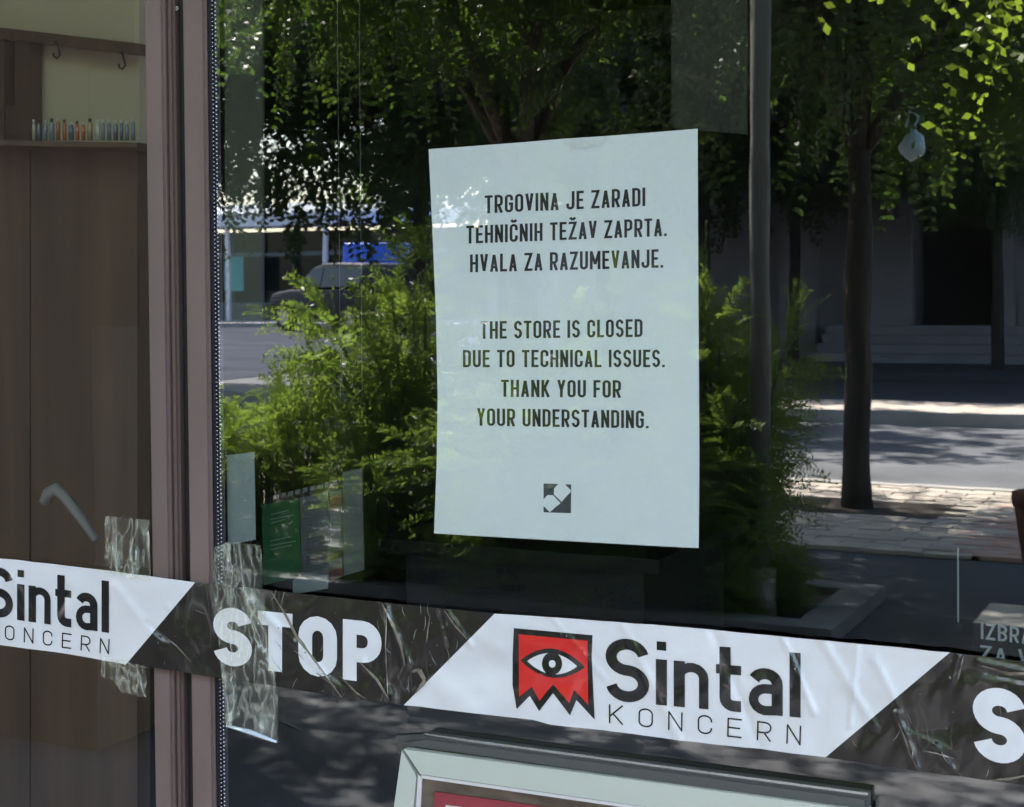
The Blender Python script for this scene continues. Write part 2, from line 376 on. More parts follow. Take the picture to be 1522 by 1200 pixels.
def lay_layers(name, lp, surf, m, parent, step, lift):
    bm = bmesh.new()
    for si, p in lp:
        vs = [bm.verts.new((x, y, float(si))) for x, y in p]
        bm.faces.new(vs)
    for ax in (0, 1):
        lo = min(v.co[ax] for v in bm.verts); hi = max(v.co[ax] for v in bm.verts); k = math.floor(lo/step)+1
        while k*step < hi:
            co = [0, 0, 0]; no = [0, 0, 0]; co[ax] = k*step; no[ax] = 1
            bmesh.ops.bisect_plane(bm, geom=bm.verts[:]+bm.edges[:]+bm.faces[:], plane_co=co, plane_no=no, dist=1e-5); k += 1
    b = base_of(parent)
    bmesh.ops.remove_doubles(bm, verts=bm.verts[:], dist=1e-3)
    for v in bm.verts:
        x, y, i = v.co; v.co = surf(x, y, lift+round(i)*.00004)-b
    bm.normal_update()
    fl = [f for f in bm.faces if f.normal.y > 0]
    if fl: bmesh.ops.reverse_faces(bm, faces=fl)
    me = bpy.data.meshes.new(name); bm.to_mesh(me); bm.free(); me.materials.append(m)
    me.polygons.foreach_set('use_smooth', [True]*len(me.polygons))
    return put(name, me, parent)

# ================================================================== GROUND AND STREET
def sheet(name, x0, x1, y0, y1, z, m, kind='structure', n=1):
    return tag(obj(name, [(x0, y0, z), (x1, y0, z), (x1, y1, z), (x0, y1, z)], [(0, 1, 2, 3)], m), kind=kind)
sheet('ground', -260, 260, -420, 12, -.004, M_PAVE)
sheet('road', -120, 40, -16.3, -11.06, .004, M_ASPHALT)
tag(MB().box((-120, -17.9, 0), (40, -16.45, .13)).build('traffic_island', M_TILE), kind='structure')
tag(MB().box((-120, -16.446, 0), (40, -16.3, .14)).build('kerb', M_KERB), kind='structure')
tag(MB().box((-120, -11.2, 0), (40, -11.06, .03)).build('flush_kerb', M_KERB), kind='structure')
BX = mir(725, 500, 28).x-.8
sheet('far_road', -120, BX-.2, -44.8, -17.92, .004, mat('shade toned asphalt', (.035, .04, .055), 1.0, spec=.1, bump=.5, bscale=60, var=.3, vscale=.8, dist=.004))  # dark bluish colour stands in for shade on this road
tag(MB().box((-120, -60, 0), (BX-.2, -44.8, .14)).build('far_pavement', M_KERB), kind='structure')
tag(MB().box((BX, -27.9, 0), (30, -23.5, .10)).build('forecourt', M_PAVE), kind='structure')
# sunlit strip of small paving tiles with a tree pit
def paving(x0, x1, y0, y1, name, m, pit=None, tx=.30, ty=.12):
    mb = MB(); y = y0; row = 0
    while y < y1-.01:
        x = x0-(row % 2)*tx/2
        while x < x1:
            cx, cyy = x+tx/2, y+ty/2
            if not (pit and any(p[0] < cx < p[1] and p[2] < cyy < p[3] for p in pit)):
                h = .022+random.uniform(-.004, .004); g = .007
                mb.add([(x+g, y+g, 0), (x+tx-g, y+g, 0), (x+tx-g, y+ty-g, 0), (x+g, y+ty-g, 0), (x+g, y+g, h), (x+tx-g, y+g, h+random.uniform(-.002, .002)), (x+tx-g, y+ty-g, h), (x+g, y+ty-g, h)],
                       [(4, 5, 6, 7), (0, 1, 5, 4), (1, 2, 6, 5), (2, 3, 7, 6), (3, 0, 4, 7)])
            x += tx
        y += ty; row += 1
    return tag(mb.build(name, m), kind='stuff')
T1 = Vector((-2.28, -9.92, 0))
pits = [(-2.9, -1.65, -10.25, -9.55), (-6.3, -5.0, -10.25, -9.55)]
paving(-10, -1.35, -11.2, -8.2, 'paving_tiles', M_TILE, pits)
paving(-1.35, 3.5, -11.2, -8.2, 'paving_tiles_pink', M_TILEP, None)
for i, p in enumerate(pits):
    tag(MB().box((p[0]+.02, p[2]+.02, 0), (p[1]-.02, p[3]-.02, .012)).build('tree_pit', M_SOIL), kind='structure')

# ------------------------------------------------------------------ trees
def leaf_mesh(name, sprays, nleaf, L, lw, ll, m, centers, dirs, seed):
    r = np.random.default_rng(seed); N = len(centers)
    d = dirs/np.linalg.norm(dirs, axis=1, keepdims=True)
    side = np.cross(d, r.normal(size=(N, 3))); side /= np.linalg.norm(side, axis=1, keepdims=True)
    nrm = np.cross(d, side)
    V = []
    k = nleaf
    s = (np.arange(k)//2+1)/(k/2); sg = np.where(np.arange(k) % 2, 1.0, -1.0)
    Ls = L*r.uniform(.6, 1.15, N)
    p = centers[:, None]+d[:, None]*(s[None, :, None]*Ls[:, None, None])
    p[..., 2] -= (s**2)[None]*Ls[:, None]*.25
    ax = side[:, None]*sg[None, :, None]+d[:, None]*.55+r.normal(size=(N, k, 3))*.22
    ax /= np.linalg.norm(ax, axis=2, keepdims=True)
    pn = nrm[:, None]+r.normal(size=(N, k, 3))*.35
    wv = np.cross(ax, pn); wv /= np.linalg.norm(wv, axis=2, keepdims=True)
    sc = r.uniform(.7, 1.2, (N, k, 1))
    a = p; b = p+ax*ll*.5*sc+wv*lw*.5*sc; c = p+ax*ll*sc; e = p+ax*ll*.5*sc-wv*lw*.5*sc
    v = np.stack([a, b, c, e], 2).reshape(-1, 3).astype(np.float32)
    nf = N*k
    me = bpy.data.meshes.new(name); me.vertices.add(len(v)); me.vertices.foreach_set('co', v.ravel())
    me.loops.add(nf*4); me.loops.foreach_set('vertex_index', np.arange(nf*4, dtype=np.int32))
    me.polygons.add(nf); me.polygons.foreach_set('loop_start', np.arange(0, nf*4, 4, dtype=np.int32))
    me.update(calc_edges=True); me.materials.append(m); return me
def make_tree(label, x, y, h=6.5, tr=.085, cr=3.0, cz=4.6, crz=2.5, fork=2.3, nsp=3600, m=None, seed=1, leaf=(.036, .06), group='street trees along the paving'):
    rd = random.Random(seed); r = np.random.default_rng(seed)
    t = thing('street_tree', label, 'tree', (0, 0, 0), group)
    pts = [(0, 0, -.02)]; 
    for i in range(1, 9):
        z = fork*i/8; pts.append((rd.uniform(-.012, .012), rd.uniform(-.012, .012), z))
    rad = [tr*1.22, tr*1.02]+[tr*(1-.03*i)*rd.uniform(.96, 1.05) for i in range(7)]
    MB().tube(pts, rad, 12).build('trunk', M_BARK, t, True)
    base = Vector(pts[-1])-Vector((0, 0, .12)); ends = []
    nb = 7
    for i in range(nb):
        an = 2*math.pi*i/nb+rd.uniform(-.3, .3); reach = cr*rd.uniform(.55, .8); hh = (cz-fork)*rd.uniform(.7, 1.5)
        if i == nb-1: reach = .5; hh = cz-fork+crz*.6
        q = [base+Vector((0, 0, 0))]
        for s in (.25, .5, .75, 1):
            q.append(base+Vector((math.cos(an)*reach*s+rd.uniform(-.08, .08), math.sin(an)*reach*s+rd.uniform(-.08, .08), hh*s**.8)))
        b = MB().tube(q, [tr*.6, tr*.45, tr*.32, tr*.2, tr*.1], 7)
        for s in (2, 3):
            e = q[s]+Vector((rd.uniform(-1, 1), rd.uniform(-1, 1), rd.uniform(-.2, .8)))*.9
            b.tube([q[s], (q[s]+e)/2+Vector((0, 0, .1)), e], [tr*.22, tr*.14, tr*.06], 5); ends.append(e)
        ends.append(q[-1]); b.build('branch', M_BARK, t, True)
    # foliage lumps
    lumps = []
    for i in range(26):
        an = rd.uniform(0, 2*math.pi); u = rd.uniform(-.95, .95); rr = math.sqrt(1-u*u)*rd.uniform(.55, .95)
        lumps.append(((math.cos(an)*rr*cr, math.sin(an)*rr*cr, cz+u*crz), rd.uniform(.55, 1.0)))
    for e in ends: lumps.append((tuple(e), rd.uniform(.5, .8)))
    c = []
    L = len(lumps)
    idx = r.integers(0, L, nsp); cen = np.array([lumps[i][0] for i in idx]); rr = np.array([lumps[i][1] for i in idx])
    d = r.normal(size=(nsp, 3)); d /= np.linalg.norm(d, axis=1, keepdims=True)
    c = cen+d*rr[:, None]*(r.uniform(.2, 1, (nsp, 1))**.5)
    dirs = d+np.array([0, 0, -.25])
    me = leaf_mesh('crown', nsp, 16, .42, leaf[0], leaf[1], m or M_LEAF, c, dirs, seed)
    put('crown', me, t)
    t.location = (x, y, 0)
    return t
ta = make_tree('slim street tree with dark trunk standing in a pit in the tiled strip', T1.x, T1.y, seed=3, nsp=6500, cz=5.2, crz=2.4, cr=2.25, fork=2.35)
tb = make_tree('leafy street tree whose crown hangs over the shrubs behind the notice', mir(775, 400, 9.9).x, -9.9, seed=11, nsp=6000, tr=.1, cz=4.9, crz=2.3, cr=2.4)
def more_tree(src, x, y, rz, sc, label, group='street trees along the paving'):
    c = copy_tree(src); c.location = (x, y, 0); c.rotation_euler = (0, 0, rz); c.scale = (sc, sc, sc); tag(c, label, group=group); return c
tc_ = make_tree('bright green tree with low sprays at the right end of the planter', 1.35, -5.5, seed=21, nsp=7000, m=M_LEAFL, cz=4.15, crz=2.25, cr=3.0, fork=2.3, leaf=(.025, .042))
more_tree(tb, -12.2, -10.4, 2.1, 1.0, 'street tree at the left end of the tiled strip with low hanging sprays')
more_tree(ta, -6.7, -26.6, 1.0, 1.15, 'dark thin tree in front of the pale pilaster of the stone building', 'trees across the road')
more_tree(ta, mir(1482, 500, 25).x, -25, 2.7, 1.0, 'dark tree right of the doorway of the stone building', 'trees across the road')
more_tree(ta, 1.6, -25.6, 4.0, 1.2, 'tree across the road at the far right of the stone building', 'trees across the road')
more_tree(tb, -9.6, -22.5, .4, 1.2, 'tree on the corner left of the stone building', 'trees across the road')
td = make_tree('broad tree on the traffic island seen above the shrubs left of the notice', mir(625, 400, 17.2).x, -17.2, seed=31, nsp=4300, m=M_LEAFD, tr=.12, cz=5.5, crz=3.1, cr=3.6, fork=2.6, leaf=(.06, .11), group='broad trees on the traffic island')
more_tree(td, mir(296, 400, 17.2).x, -17.2, 2.0, 1.02, 'broad tree on the traffic island hidden partly by the window frame', 'broad trees on the traffic island')
make_tree('unseen round tree added left of the window to shade the ground', -5.9, -4.5, h=5, seed=41, nsp=5500, cz=5.1, crz=1.6, cr=3.0, fork=2.6, group='unseen trees added for shade')  # out-of-view tree, added so its crown shades the near ground

more_tree(td, mir(40, 400, 17.2).x, -17.2, 5.0, 1.02, 'broad tree on the traffic island at the far left', 'broad trees on the traffic island')
for px_, yy_, rz_, sc_, lb_ in ((750, 24.5, 1, 1.3, 'large dark tree far across the road behind the left half of the notice'), (900, 25, 3, 1.3, 'large dark tree far across the road behind the middle of the notice'), (1040, 25, 5, 1.3, 'large dark tree before the stone building just right of the notice')):
    more_tree(td, mir(px_, 400, yy_).x, -yy_, rz_, sc_, lb_, 'large trees far across the road')

# ------------------------------------------------------------------ planter with feathery shrubs
M_PLANT = mat('stained concrete', (.15, .148, .15), .85, bump=.6, bscale=25, var=.35, vscale=5, dist=.006)
pl = thing('planter', 'low concrete planter full of feathery green shrubs', 'planter', (-4, -6, 0))
px0, px1, py0, py1, ph = -9.0, mir(1235, 900, 5.75).x, -6.85, -5.75, .07
MB().box((px0, py1-.16, 0), (px1, py1, ph)).build('front_wall', M_PLANT, pl)
MB().box((px0, py0, 0), (px1, py0+.16, ph)).build('back_wall', M_PLANT, pl)
MB().box((px1-.16, py0+.163, 0), (px1, py1-.163, ph)).build('end_wall', M_PLANT, pl)
MB().box((px0, py0+.163, 0), (px1-.163, py1-.163, ph-.03)).build('soil', M_SOIL, pl)
def make_shrub(label, x, y, h, w, seed, n=620, m=None, z0=.25):
    rd = random.Random(seed); r = np.random.default_rng(seed)
    t = thing('feathery_shrub', label, 'shrub', (0, 0, 0), 'feathery shrubs in the planter')
    stems = MB(); C = []; D = []
    ns = 18
    for i in range(ns):
        an = rd.uniform(0, 6.283); lean = rd.uniform(.15, 1)*w; hh = h*rd.uniform(.62, 1)*(1-.25*(lean/w))
        q = [Vector((math.cos(an)*.05, math.sin(an)*.05, 0))]
        for s in (.3, .6, .85, 1): q.append(Vector((math.cos(an)*lean*s**1.3, math.sin(an)*lean*s**1.3, hh*s)))
        stems.tube(q, [.014, .011, .008, .005, .002], 5)
        for k in range(n//ns):
            s = rd.uniform(.04, 1.0); p = q[0].lerp(q[-1], s); p.z = hh*s; 
            b = rd.uniform(0, 6.283); outd = Vector((math.cos(b), math.sin(b), rd.uniform(-.1, .85)))
            C.append(tuple(p+outd*rd.uniform(0, .12))); D.append(tuple(outd+Vector((math.cos(an), math.sin(an), 0))*.35))
        for k in range(5):
            C.append(tuple(q[-1])); D.append((rd.uniform(-.5, .5)+math.cos(an)*.5, rd.uniform(-.5, .5), 1))
    stems.build('stems', M_BARK, t, True)
    me = leaf_mesh('foliage', 0, 34, .27, .0085, .034, m or M_YEW, np.array(C), np.array(D), seed)
    put('foliage', me, t); t.location = (x, y, z0); return t
sh1 = make_shrub('tallest feathery shrub rising left of the notice', 0, -6.3, 1.45, .50, 5, 1000)
sh2 = make_shrub('dark feathery shrub with bright tips right of the notice', 0, -6.3, 1.38, .46, 6, 900)
def seat(c, px, ytop, y, h0, wf=1.0, rz=0, label=None):
    t = mir(px, ytop, -y); k = (t.z-.05)/h0
    c.location = (t.x, y, .05); c.scale = (k*wf, k*wf, k); c.rotation_euler = (0, 0, rz)
    if label: tag(c, label)
seat(sh1, 625, 345, -6.35, 1.45); seat(sh2, 1072, 372, -6.35, 1.38, .78)
for s_, px, yt, y, h0, wf, rz, lab in (
  (sh1, 860, 390, -6.4, 1.45, 1, 2.0, 'feathery shrub hidden mostly behind the notice'),
  (sh2, 600, 450, -6.2, 1.38, .6, 1.1, 'bright shrub leaning left of the tallest shrub'),
  (sh1, 452, 482, -6.2, 1.45, .42, .6, 'bright green shrub with one upright spray beside the leaflet board'),
  (sh1, 760, 500, -6.0, 1.45, 1.3, 3.4, 'low shrub behind the lower left of the notice'),
  (sh2, 930, 560, -6.0, 1.38, 1.5, .9, 'low shrub behind the lower middle of the notice'),
  (sh2, 1050, 640, -5.98, 1.38, 1.2, 5.4, 'dark shrub at the lower right corner of the notice'),
  (sh2, 392, 560, -6.3, 1.38, 1.0, 3.0, 'low bright green shrub nearest the window frame'),
  (sh1, 325, 560, -6.2, 1.45, .9, 4.4, 'low shrub cut by the window frame'),
  (sh2, 205, 590, -6.3, 1.38, 1.2, .4, 'small shrub seen at the edge of the left pane'),
  (sh2, 1160, 810, -6.15, 1.38, 1.9, 4.0, 'lowest dark shrub spilling over the right end of the planter'),
  (sh2, 560, 620, -5.95, 1.38, 1.1, 2.4, 'low shrub at the foot of the tallest shrub'),
  (sh1, 1000, 520, -6.1, 1.45, 1.2, 1.4, 'dark low shrub just behind the right edge of the notice')):
    seat(copy_tree(s_), px, yt, y, h0, wf, rz, lab)

# steel lamp pole by the shrubs
p0 = mir(1129, 600, 6.03)
po = thing('lamp_pole', 'round grey steel pole rising out of the shrubs right of the notice', 'pole', (p0.x, -6.03, 0))
MB().tube([(p0.x, -6.03, 0), (p0.x, -6.03, 1.4), (p0.x, -6.03, 5.2)], [.044,.041,.038], 16).build('shaft', M_STEEL, po, True)
MB().tube([(p0.x, -6.03, 0), (p0.x, -6.03, .25)], [.075, .07], 16).build('base_sleeve', M_STEEL, po, True)
MB().tube([(p0.x, -6.03, 5.2), (p0.x, -6.4, 5.5), (p0.x, -7.1, 5.55)], [.035, .03, .028], 10).build('arm', M_STEEL, po, True)
MB().box((p0.x-.1, -7.6, 5.48), (p0.x+.1, -7.0, 5.58)).build('lamp_head', M_STEEL, po)

# plastic bag caught in the tree
q = mir(1356, 214, 9.6)
bg_ = thing('caught_bag', 'pale blue plastic bag caught in a branch of the street tree', 'bag', q)
mb = MB(); prof = [(.012, .10), (.03, .07), (.055, .03), (.07, -.02), (.066, -.06), (.035, -.09), (.005, -.10)]
mb.lathe(prof, q, 14); mb.v = [p+Vector((noise.noise(p*17), noise.noise(p*17+Vector((5, 0, 0))), noise.noise(p*15)))*.03 for p in mb.v]
mb.build('bag_body', M_BAG, bg_, True)
MB().tube([q+Vector((0, 0, .08)), q+Vector((.03, 0, .16)), q+Vector((-.02, 0, .2)), q+Vector((-.04, 0, .1))], .008, 6).build('handle', M_BAG, bg_, True)

# light stone slabs near the planter end
def slab_thing(name, label, cat, pts, h, m, z=0):
    v = [Vector((p.x, p.y, z)) for p in pts]
    return tag(MB().slab(v, (0, 0, h)).build(name, m), label, cat)
a, b = gnd(1365, 948), gnd(1420, 925)
slab_thing('stone_bench', 'low pale stone block on the ground below the window lettering', 'bench', [(Vector((-.98, -6.15, 0))), Vector((.6, -6.15, 0)), Vector((.6, -5.7, 0)), Vector((-.98, -5.7, 0))], .16, M_KERB)
q = gnd(1505, 905)
pt = thing('clay_pot', 'reddish brown clay pot standing at the right edge', 'pot', (q.x+.2, q.y, 0))
MB().lathe([(.11, 0), (.16, .2), (.19, .42), (.20, .5), (.17, .5), (.15, .4)], (q.x+.2, q.y, 0), 16).build('pot_body', M_CLAY, pt, True)
MB().lathe([(.205, .47), (.21, .5), (.205, .53), (.175, .53)], (q.x+.2, q.y, 0), 16).build('rim', M_CLAY, pt, True)

# ------------------------------------------------------------------ stone building across the road
yb = -28.0
bl = thing('stone_building', 'dark stone building with a tall black doorway across the road', 'building', (0, yb, 0))
xL = mir(725, 500, 28).x; d0 = mir(1352, 400, 28).x; d1 = mir(1480, 400, 28).x; dt = mir(1400, 292, 28).z
mb = MB(); mb.box((xL, yb-8, 0), (d0, yb, 10)); mb.box((d1, yb-8, 0), (16, yb, 10)); mb.box((d0, yb-8, dt), (d1, yb, 10)); mb.build('wall', M_STONE, bl)
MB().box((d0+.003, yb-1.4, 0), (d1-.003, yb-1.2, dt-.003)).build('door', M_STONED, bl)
f_ = MB(); f_.box((d0-.28, yb+.003, 0), (d0, yb+.16, dt+.28)); f_.box((d1, yb+.003, 0), (d1+.28, yb+.16, dt+.28)); f_.box((d0+.002, yb+.003, dt), (d1-.002, yb+.16, dt+.28)); f_.build('door_surround', M_STONE, bl)
bx_me = None
rows = [0.55, 1.25, 1.95, 2.65, 3.35, 4.05, 4.75]
cols = []
x = xL+.02
def blocks(x0, x1, zs, m):
    global bx_me
    for j, z in enumerate(zs):
        x = x0+(.45 if j % 2 else 0)
        while x+.9 < x1+.01:
            if bx_me is None:
                t = MB().box((.01, .003, .01), (.89, .035, .69)); bx_me = mesh_data('stone_block', t.v, t.f, m)
            put('stone_block', bx_me, bl, (x, 0, z)); x += .9
blocks(xL+.05, d0-.3, rows, M_STONE); blocks(d1+.32, d1+6, rows, M_STONE)
pm = MB(); 
for pxx in (1163, 1300): 
    xx = mir(pxx, 500, 28).x; MB().box((xx, yb+.04, .003), (xx+.62, yb+.28, 9)).build('pilaster', M_STONE, bl)
MB().box((xL, yb+.04, 5.5), (16, yb+.30, 5.85)).build('cornice', M_STONE, bl)
for i in range(4):
    MB().box((d0-1.2, yb+.30+.3*(3-i), .102+.14*i-.0), (d1+3.0, yb+.30+.3*(4-i)-.002, .24+.14*i)).build('step', M_STONE, bl)
MB().box((d0-1.2, yb+.003, .10), (d1+3.0, yb+.298, .66)).build('landing', M_STONE, bl)

# ------------------------------------------------------------------ white building with glazed ground floor, far left
yw = -49.0
WX = mir(690, 400, 49).x
wb = thing('white_building', 'bright white building with a glazed ground floor and dark canopy beyond the road', 'building', (-30, yw, 0))
MB().box((-70, yw-10, 3.75), (WX, yw, 4.15)).build('upper_wall', M_WHITE, wb)
MB().box((-70, yw-.2, 3.30), (WX, yw+2.2, 3.72)).build('canopy', M_WHITE, wb)
MB().box((-70, yw-5, .143), (WX, yw-4.8, 3.29)).build('back_wall', M_GREY, wb)
g = MB().box((-70, yw-.6, .75), (WX, yw-.55, 3.2)).build('glazing', M_FARGLASS, wb)
MB().box((-70, yw-.7, .143), (WX, yw-.45, .74)).build('plinth', mat('grey plinth', (.16, .17, .165), .7), wb)
x = -68
pme = MB().box((-.06, -.06, .143), (.06, .06, 3.29)); pme = mesh_data('post', pme.v, pme.f, M_WHITE)
mme = MB().box((-.035, -.55, .76), (.035, -.5, 3.18)); mme = mesh_data('mullion', mme.v, mme.f, mat('window mullion', (.10, .13, .16), .5))
while x < WX-1:
    put('post', pme, wb, (x+30, 1.9, 0)); 
    for k in range(3): put('mullion', mme, wb, (x+30+k*1.25, .1, 0))
    x += 3.75
ba = MB().box((-70, yw-.53, 2.35), (WX, yw-.46, 2.5)).build('transom', M_GREYL, wb)
q = mir(347, 407, 48.3)
tag(MB().box((q.x-.38, q.y-.05, q.z-.6), (q.x+.38, q.y+.0, q.z+.6)).build('teal_poster', M_TEAL), 'teal poster standing in the glazed front of the white building', 'poster')

# ------------------------------------------------------------------ cars
def make_car(name, label, cat, m, kind, loc, rz, group=None, L=4.5, Wd=1.8, Hh=1.7):
    t = thing(name, label, cat, (0, 0, 0), group)
    if kind == 'van': prof_low = [(-2.6, .35), (-2.6, 1.1), (-2.45, 1.2), (2.5, 1.2), (2.5, .35)]; top = [(-2.35, 1.2), (-1.75, 2.15), (-1.5, 2.3), (2.45, 2.3), (2.5, 1.2)]
    elif kind == 'suv': prof_low = [(-2.3, .32), (-2.33, .8), (-2.15, 1.0), (-1.2, 1.1), (2.2, 1.12), (2.25, .35)]; top = [(-1.25, 1.1), (-.35, 1.68), (.1, 1.76), (1.8, 1.72), (2.18, 1.12)]
    else: prof_low = [(-2.1, .28), (-2.15, .6), (-1.9, .78), (-1.0, .9), (2.0, .92), (2.1, .35)]; top = [(-1.05, .9), (-.35, 1.38), (.2, 1.45), (1.1, 1.4), (1.8, .92)]
    def extr(p, w0, w1s=None):
        n = len(p); v = []; ws = w1s or [w0]*n
        for s in (-1, 1):
            for (x, z), w_ in zip(p, ws): v.append((x, s*w_/2, z))
        f = [tuple(range(n))[::-1], tuple(range(n, 2*n))]+[(i, (i+1) % n, n+(i+1) % n, n+i) for i in range(n)]
        return v, f
    def bev(name, v, f, mm, width=.06):
        bm = bmesh.new(); vs = [bm.verts.new(p) for p in v]
        for q in f: bm.faces.new([vs[i] for i in q])
        bmesh.ops.recalc_face_normals(bm, faces=bm.faces[:]); bmesh.ops.bevel(bm, geom=bm.edges[:], offset=width, segments=2, affect='EDGES', profile=.6)
        me = bpy.data.meshes.new(name); bm.to_mesh(me); bm.free(); me.materials.append(mm)
        me.polygons.foreach_set('use_smooth', [True]*len(me.polygons)); return put(name, me, t)
    bev('body', *extr(prof_low, Wd), m, .09)
    tw = [Wd*.96]+[Wd*.8]*(len(top)-2)+[Wd*.94]
    if kind == 'van': tw = [Wd*.97]+[Wd*.9]*(len(top)-2)+[Wd*.96]
    bev('cabin', *extr(top, Wd, tw), m if kind == 'van' else m, .06)
    # windscreen and side windows, a little proud of the cabin
    (xa, za), (xb, zb) = top[0], top[1]
    n_ = Vector((-(zb-za), 0, (xb-xa))).normalized()*.012
    ws = MB().slab([Vector((xa+.06, -Wd*.43, za+.05))+n_, Vector((xa+.06, Wd*.43, za+.05))+n_, Vector((xb-.03, Wd*.37, zb-.05))+n_, Vector((xb-.03, -Wd*.37, zb-.05))+n_], n_)
    put('windscreen', mesh_data('windscreen', ws.v, ws.f, M_FARGLASS), t)
    x2 = .3 if kind == 'van' else top[-1][0]-.25
    for s in (-1, 1):
        cells = [(xa+.35, .15), (.2, x2)] if kind != 'van' else [(xa+.3, -.5)]
        for (u0, u1) in cells:
            zz0 = za+.06; zz1 = top[2][1]-.14; ya = s*(Wd*.485+.012); yb_ = s*(Wd*.415+.012) if kind != 'van' else s*(Wd*.455+.012)
            lean = .5 if u0 < 0 else 0
            sw = MB().slab([(u0, ya, zz0), (u1, ya, zz0), (u1, yb_, zz1), (u0+lean, yb_, zz1)], (0, s*.012, 0))
            put('side_window', mesh_data('side_window', sw.v, sw.f, M_FARGLASS), t)
    wr = .36 if kind == 'suv' else .31
    for xx in (prof_low[0][0]+.75, prof_low[-1][0]-.75):
        for s in (-1, 1):
            tb_ = MB().tube([(xx, s*(Wd/2-.2), wr), (xx, s*(Wd/2+.015), wr)], wr, 18)
            wo = put('wheel', mesh_data('wheel', tb_.v, tb_.f, M_TYRE), t)
            rb = MB().tube([(xx, s*(Wd/2+.012), wr), (xx, s*(Wd/2+.03), wr)], wr*.6, 12); put('rim', mesh_data('rim', rb.v, rb.f, M_CHROME), wo)
    fx = prof_low[1][0]; fz = prof_low[1][1]
    for s in (-1, 1):
        hb = MB().box((fx-.02, s*Wd*.36-.16, fz-.12), (fx+.1, s*Wd*.36+.16, fz+.04)); put('headlight', mesh_data('headlight', hb.v, hb.f, M_CHROME), t)
        mi = MB().box((xa+.45, s*(Wd/2+.1)-.08, za+.02), (xa+.6, s*(Wd/2+.1)+.08, za+.17)); put('wing_mirror', mesh_data('wing_mirror', mi.v, mi.f, m), t)
    gb = MB()
    for k in range(4): gb.box((fx-.035, -Wd*.24, fz-.3+k*.07), (fx+.02, Wd*.24, fz-.27+k*.07))
    put('grille', mesh_data('grille', gb.v, gb.f, M_CHROME), t)
    bb = MB().box((fx-.06, -Wd*.46, .36), (fx+.05, Wd*.46, .5)); put('bumper', mesh_data('bumper', bb.v, bb.f, M_TYRE), t)
    t.location = loc; t.rotation_euler = (0, 0, rz); return t
q = gnd(530, 494); 
make_car('parked_car', 'dark car with sloping windscreen parked across the road before a blue van', 'car', M_CARD, 'suv', (q.x-.45, q.y-.2, .004), R(28)).scale = (1.12, 1.12, 1.12)
make_car('parked_van', 'blue van standing behind the dark car', 'van', M_BLUE, 'van', (q.x-1.3, q.y-4.2, .004), R(68), Wd=2.0).scale = (1.05, 1.05, 1.12)
q = gnd(165, 600)
make_car('parked_car', 'silver car glimpsed at the right edge of the left pane', 'car', M_CARS, 'sedan', (q.x-3.1, q.y-1.2, .004), R(186))
# bin on the island
q = gnd(362, 598, .13)
bn = thing('litter_bin', 'small dark litter bin on the traffic island near the window frame', 'bin', (q.x, -16.9, .13))
MB().lathe([(.13, .12), (.15, .2), (.15, .46), (.12, .5), (.04, .52)], (q.x, -16.9, .13), 14).build('bin_body', M_TYRE, bn, True)
MB().tube([(q.x, -16.9, .13), (q.x, -16.9, .3)], .03, 8).build('leg', M_TYRE, bn)

# brown kiosk added at the far left to block the mirrored street
k0 = mir(205, 300, 3.1); k1 = mir(138, 600, 3.1)
ks = thing('added_kiosk', 'brown kiosk wall added to block the mirrored street in the left pane', 'kiosk', (k1.x, -3.1, 0))
MB().box((-6.5, -3.6, 0), (k1.x, -3.1, 3.4)).build('side_wall', M_DARKWOOD, ks)
MB().box((k1.x+.003, -3.2, mir(170, 485, 3.1).z), (k0.x, -3.1, 3.4)).build('hatch', M_DARKWOOD, ks)

# ================================================================== SHOP BUILDING
sb = thing('shop_building', 'shop front wall above and beside the taupe framed window', 'building', (0, 0, 0))
M_WALL = mat('grey render', (.22, .215, .21), .8, bump=.3, bscale=30, var=.08)
MB().box((-9, .0, 2.75), (7, .3, 6.5)).build('upper_wall', M_WALL, sb)
MB().box((-9, -.02, 0), (-2.62, .3, 2.747)).build('left_wall', M_WALL, sb)
MB().box((2.3, -.02, 0), (7, .3, 2.747)).build('right_wall', M_WALL, sb)
MB().box((-9, -1.35, 3.0), (7, -.003, 3.14)).build('canopy', M_WALL, sb)  # unseen overhang added to keep the sun off the shop front
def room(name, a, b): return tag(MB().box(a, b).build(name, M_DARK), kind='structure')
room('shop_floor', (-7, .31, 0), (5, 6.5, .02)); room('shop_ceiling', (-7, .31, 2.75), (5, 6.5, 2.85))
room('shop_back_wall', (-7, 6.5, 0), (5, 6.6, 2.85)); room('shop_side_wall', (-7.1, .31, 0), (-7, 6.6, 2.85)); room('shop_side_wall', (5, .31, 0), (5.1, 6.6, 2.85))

win = thing('shop_window', 'tall shop window with a taupe double frame post and dark mirroring panes', 'window', (0, 0, 0))
FY = -.008
def fx(px, y=FY): return at(px, 600, y).x
xs = [fx(p) for p in (221, 250, 262, 277, 311)]
zb, zt = .06, 2.74
def bevelbox(name, x0, x1, y0, y1, m, parent, bw=.0025):
    bm = bmesh.new(); bmesh.ops.create_cube(bm, size=1)
    for v in bm.verts: v.co = Vector(((x0+x1)/2+v.co.x*(x1-x0), (y0+y1)/2+v.co.y*(y1-y0), (zb+zt)/2+v.co.z*(zt-zb)))
    bmesh.ops.bevel(bm, geom=bm.edges[:], offset=bw, segments=2, affect='EDGES')
    b = base_of(parent)
    me = bpy.data.meshes.new(name); bm.to_mesh(me); bm.free(); me.materials.append(m); return put(name, me, parent)
bevelbox('frame_post', xs[0], xs[1], FY, .05, M_FRAME, win)
bevelbox('post_moulding', xs[1]+.0005, xs[2], FY+.003, .05, M_BEVEL, win)
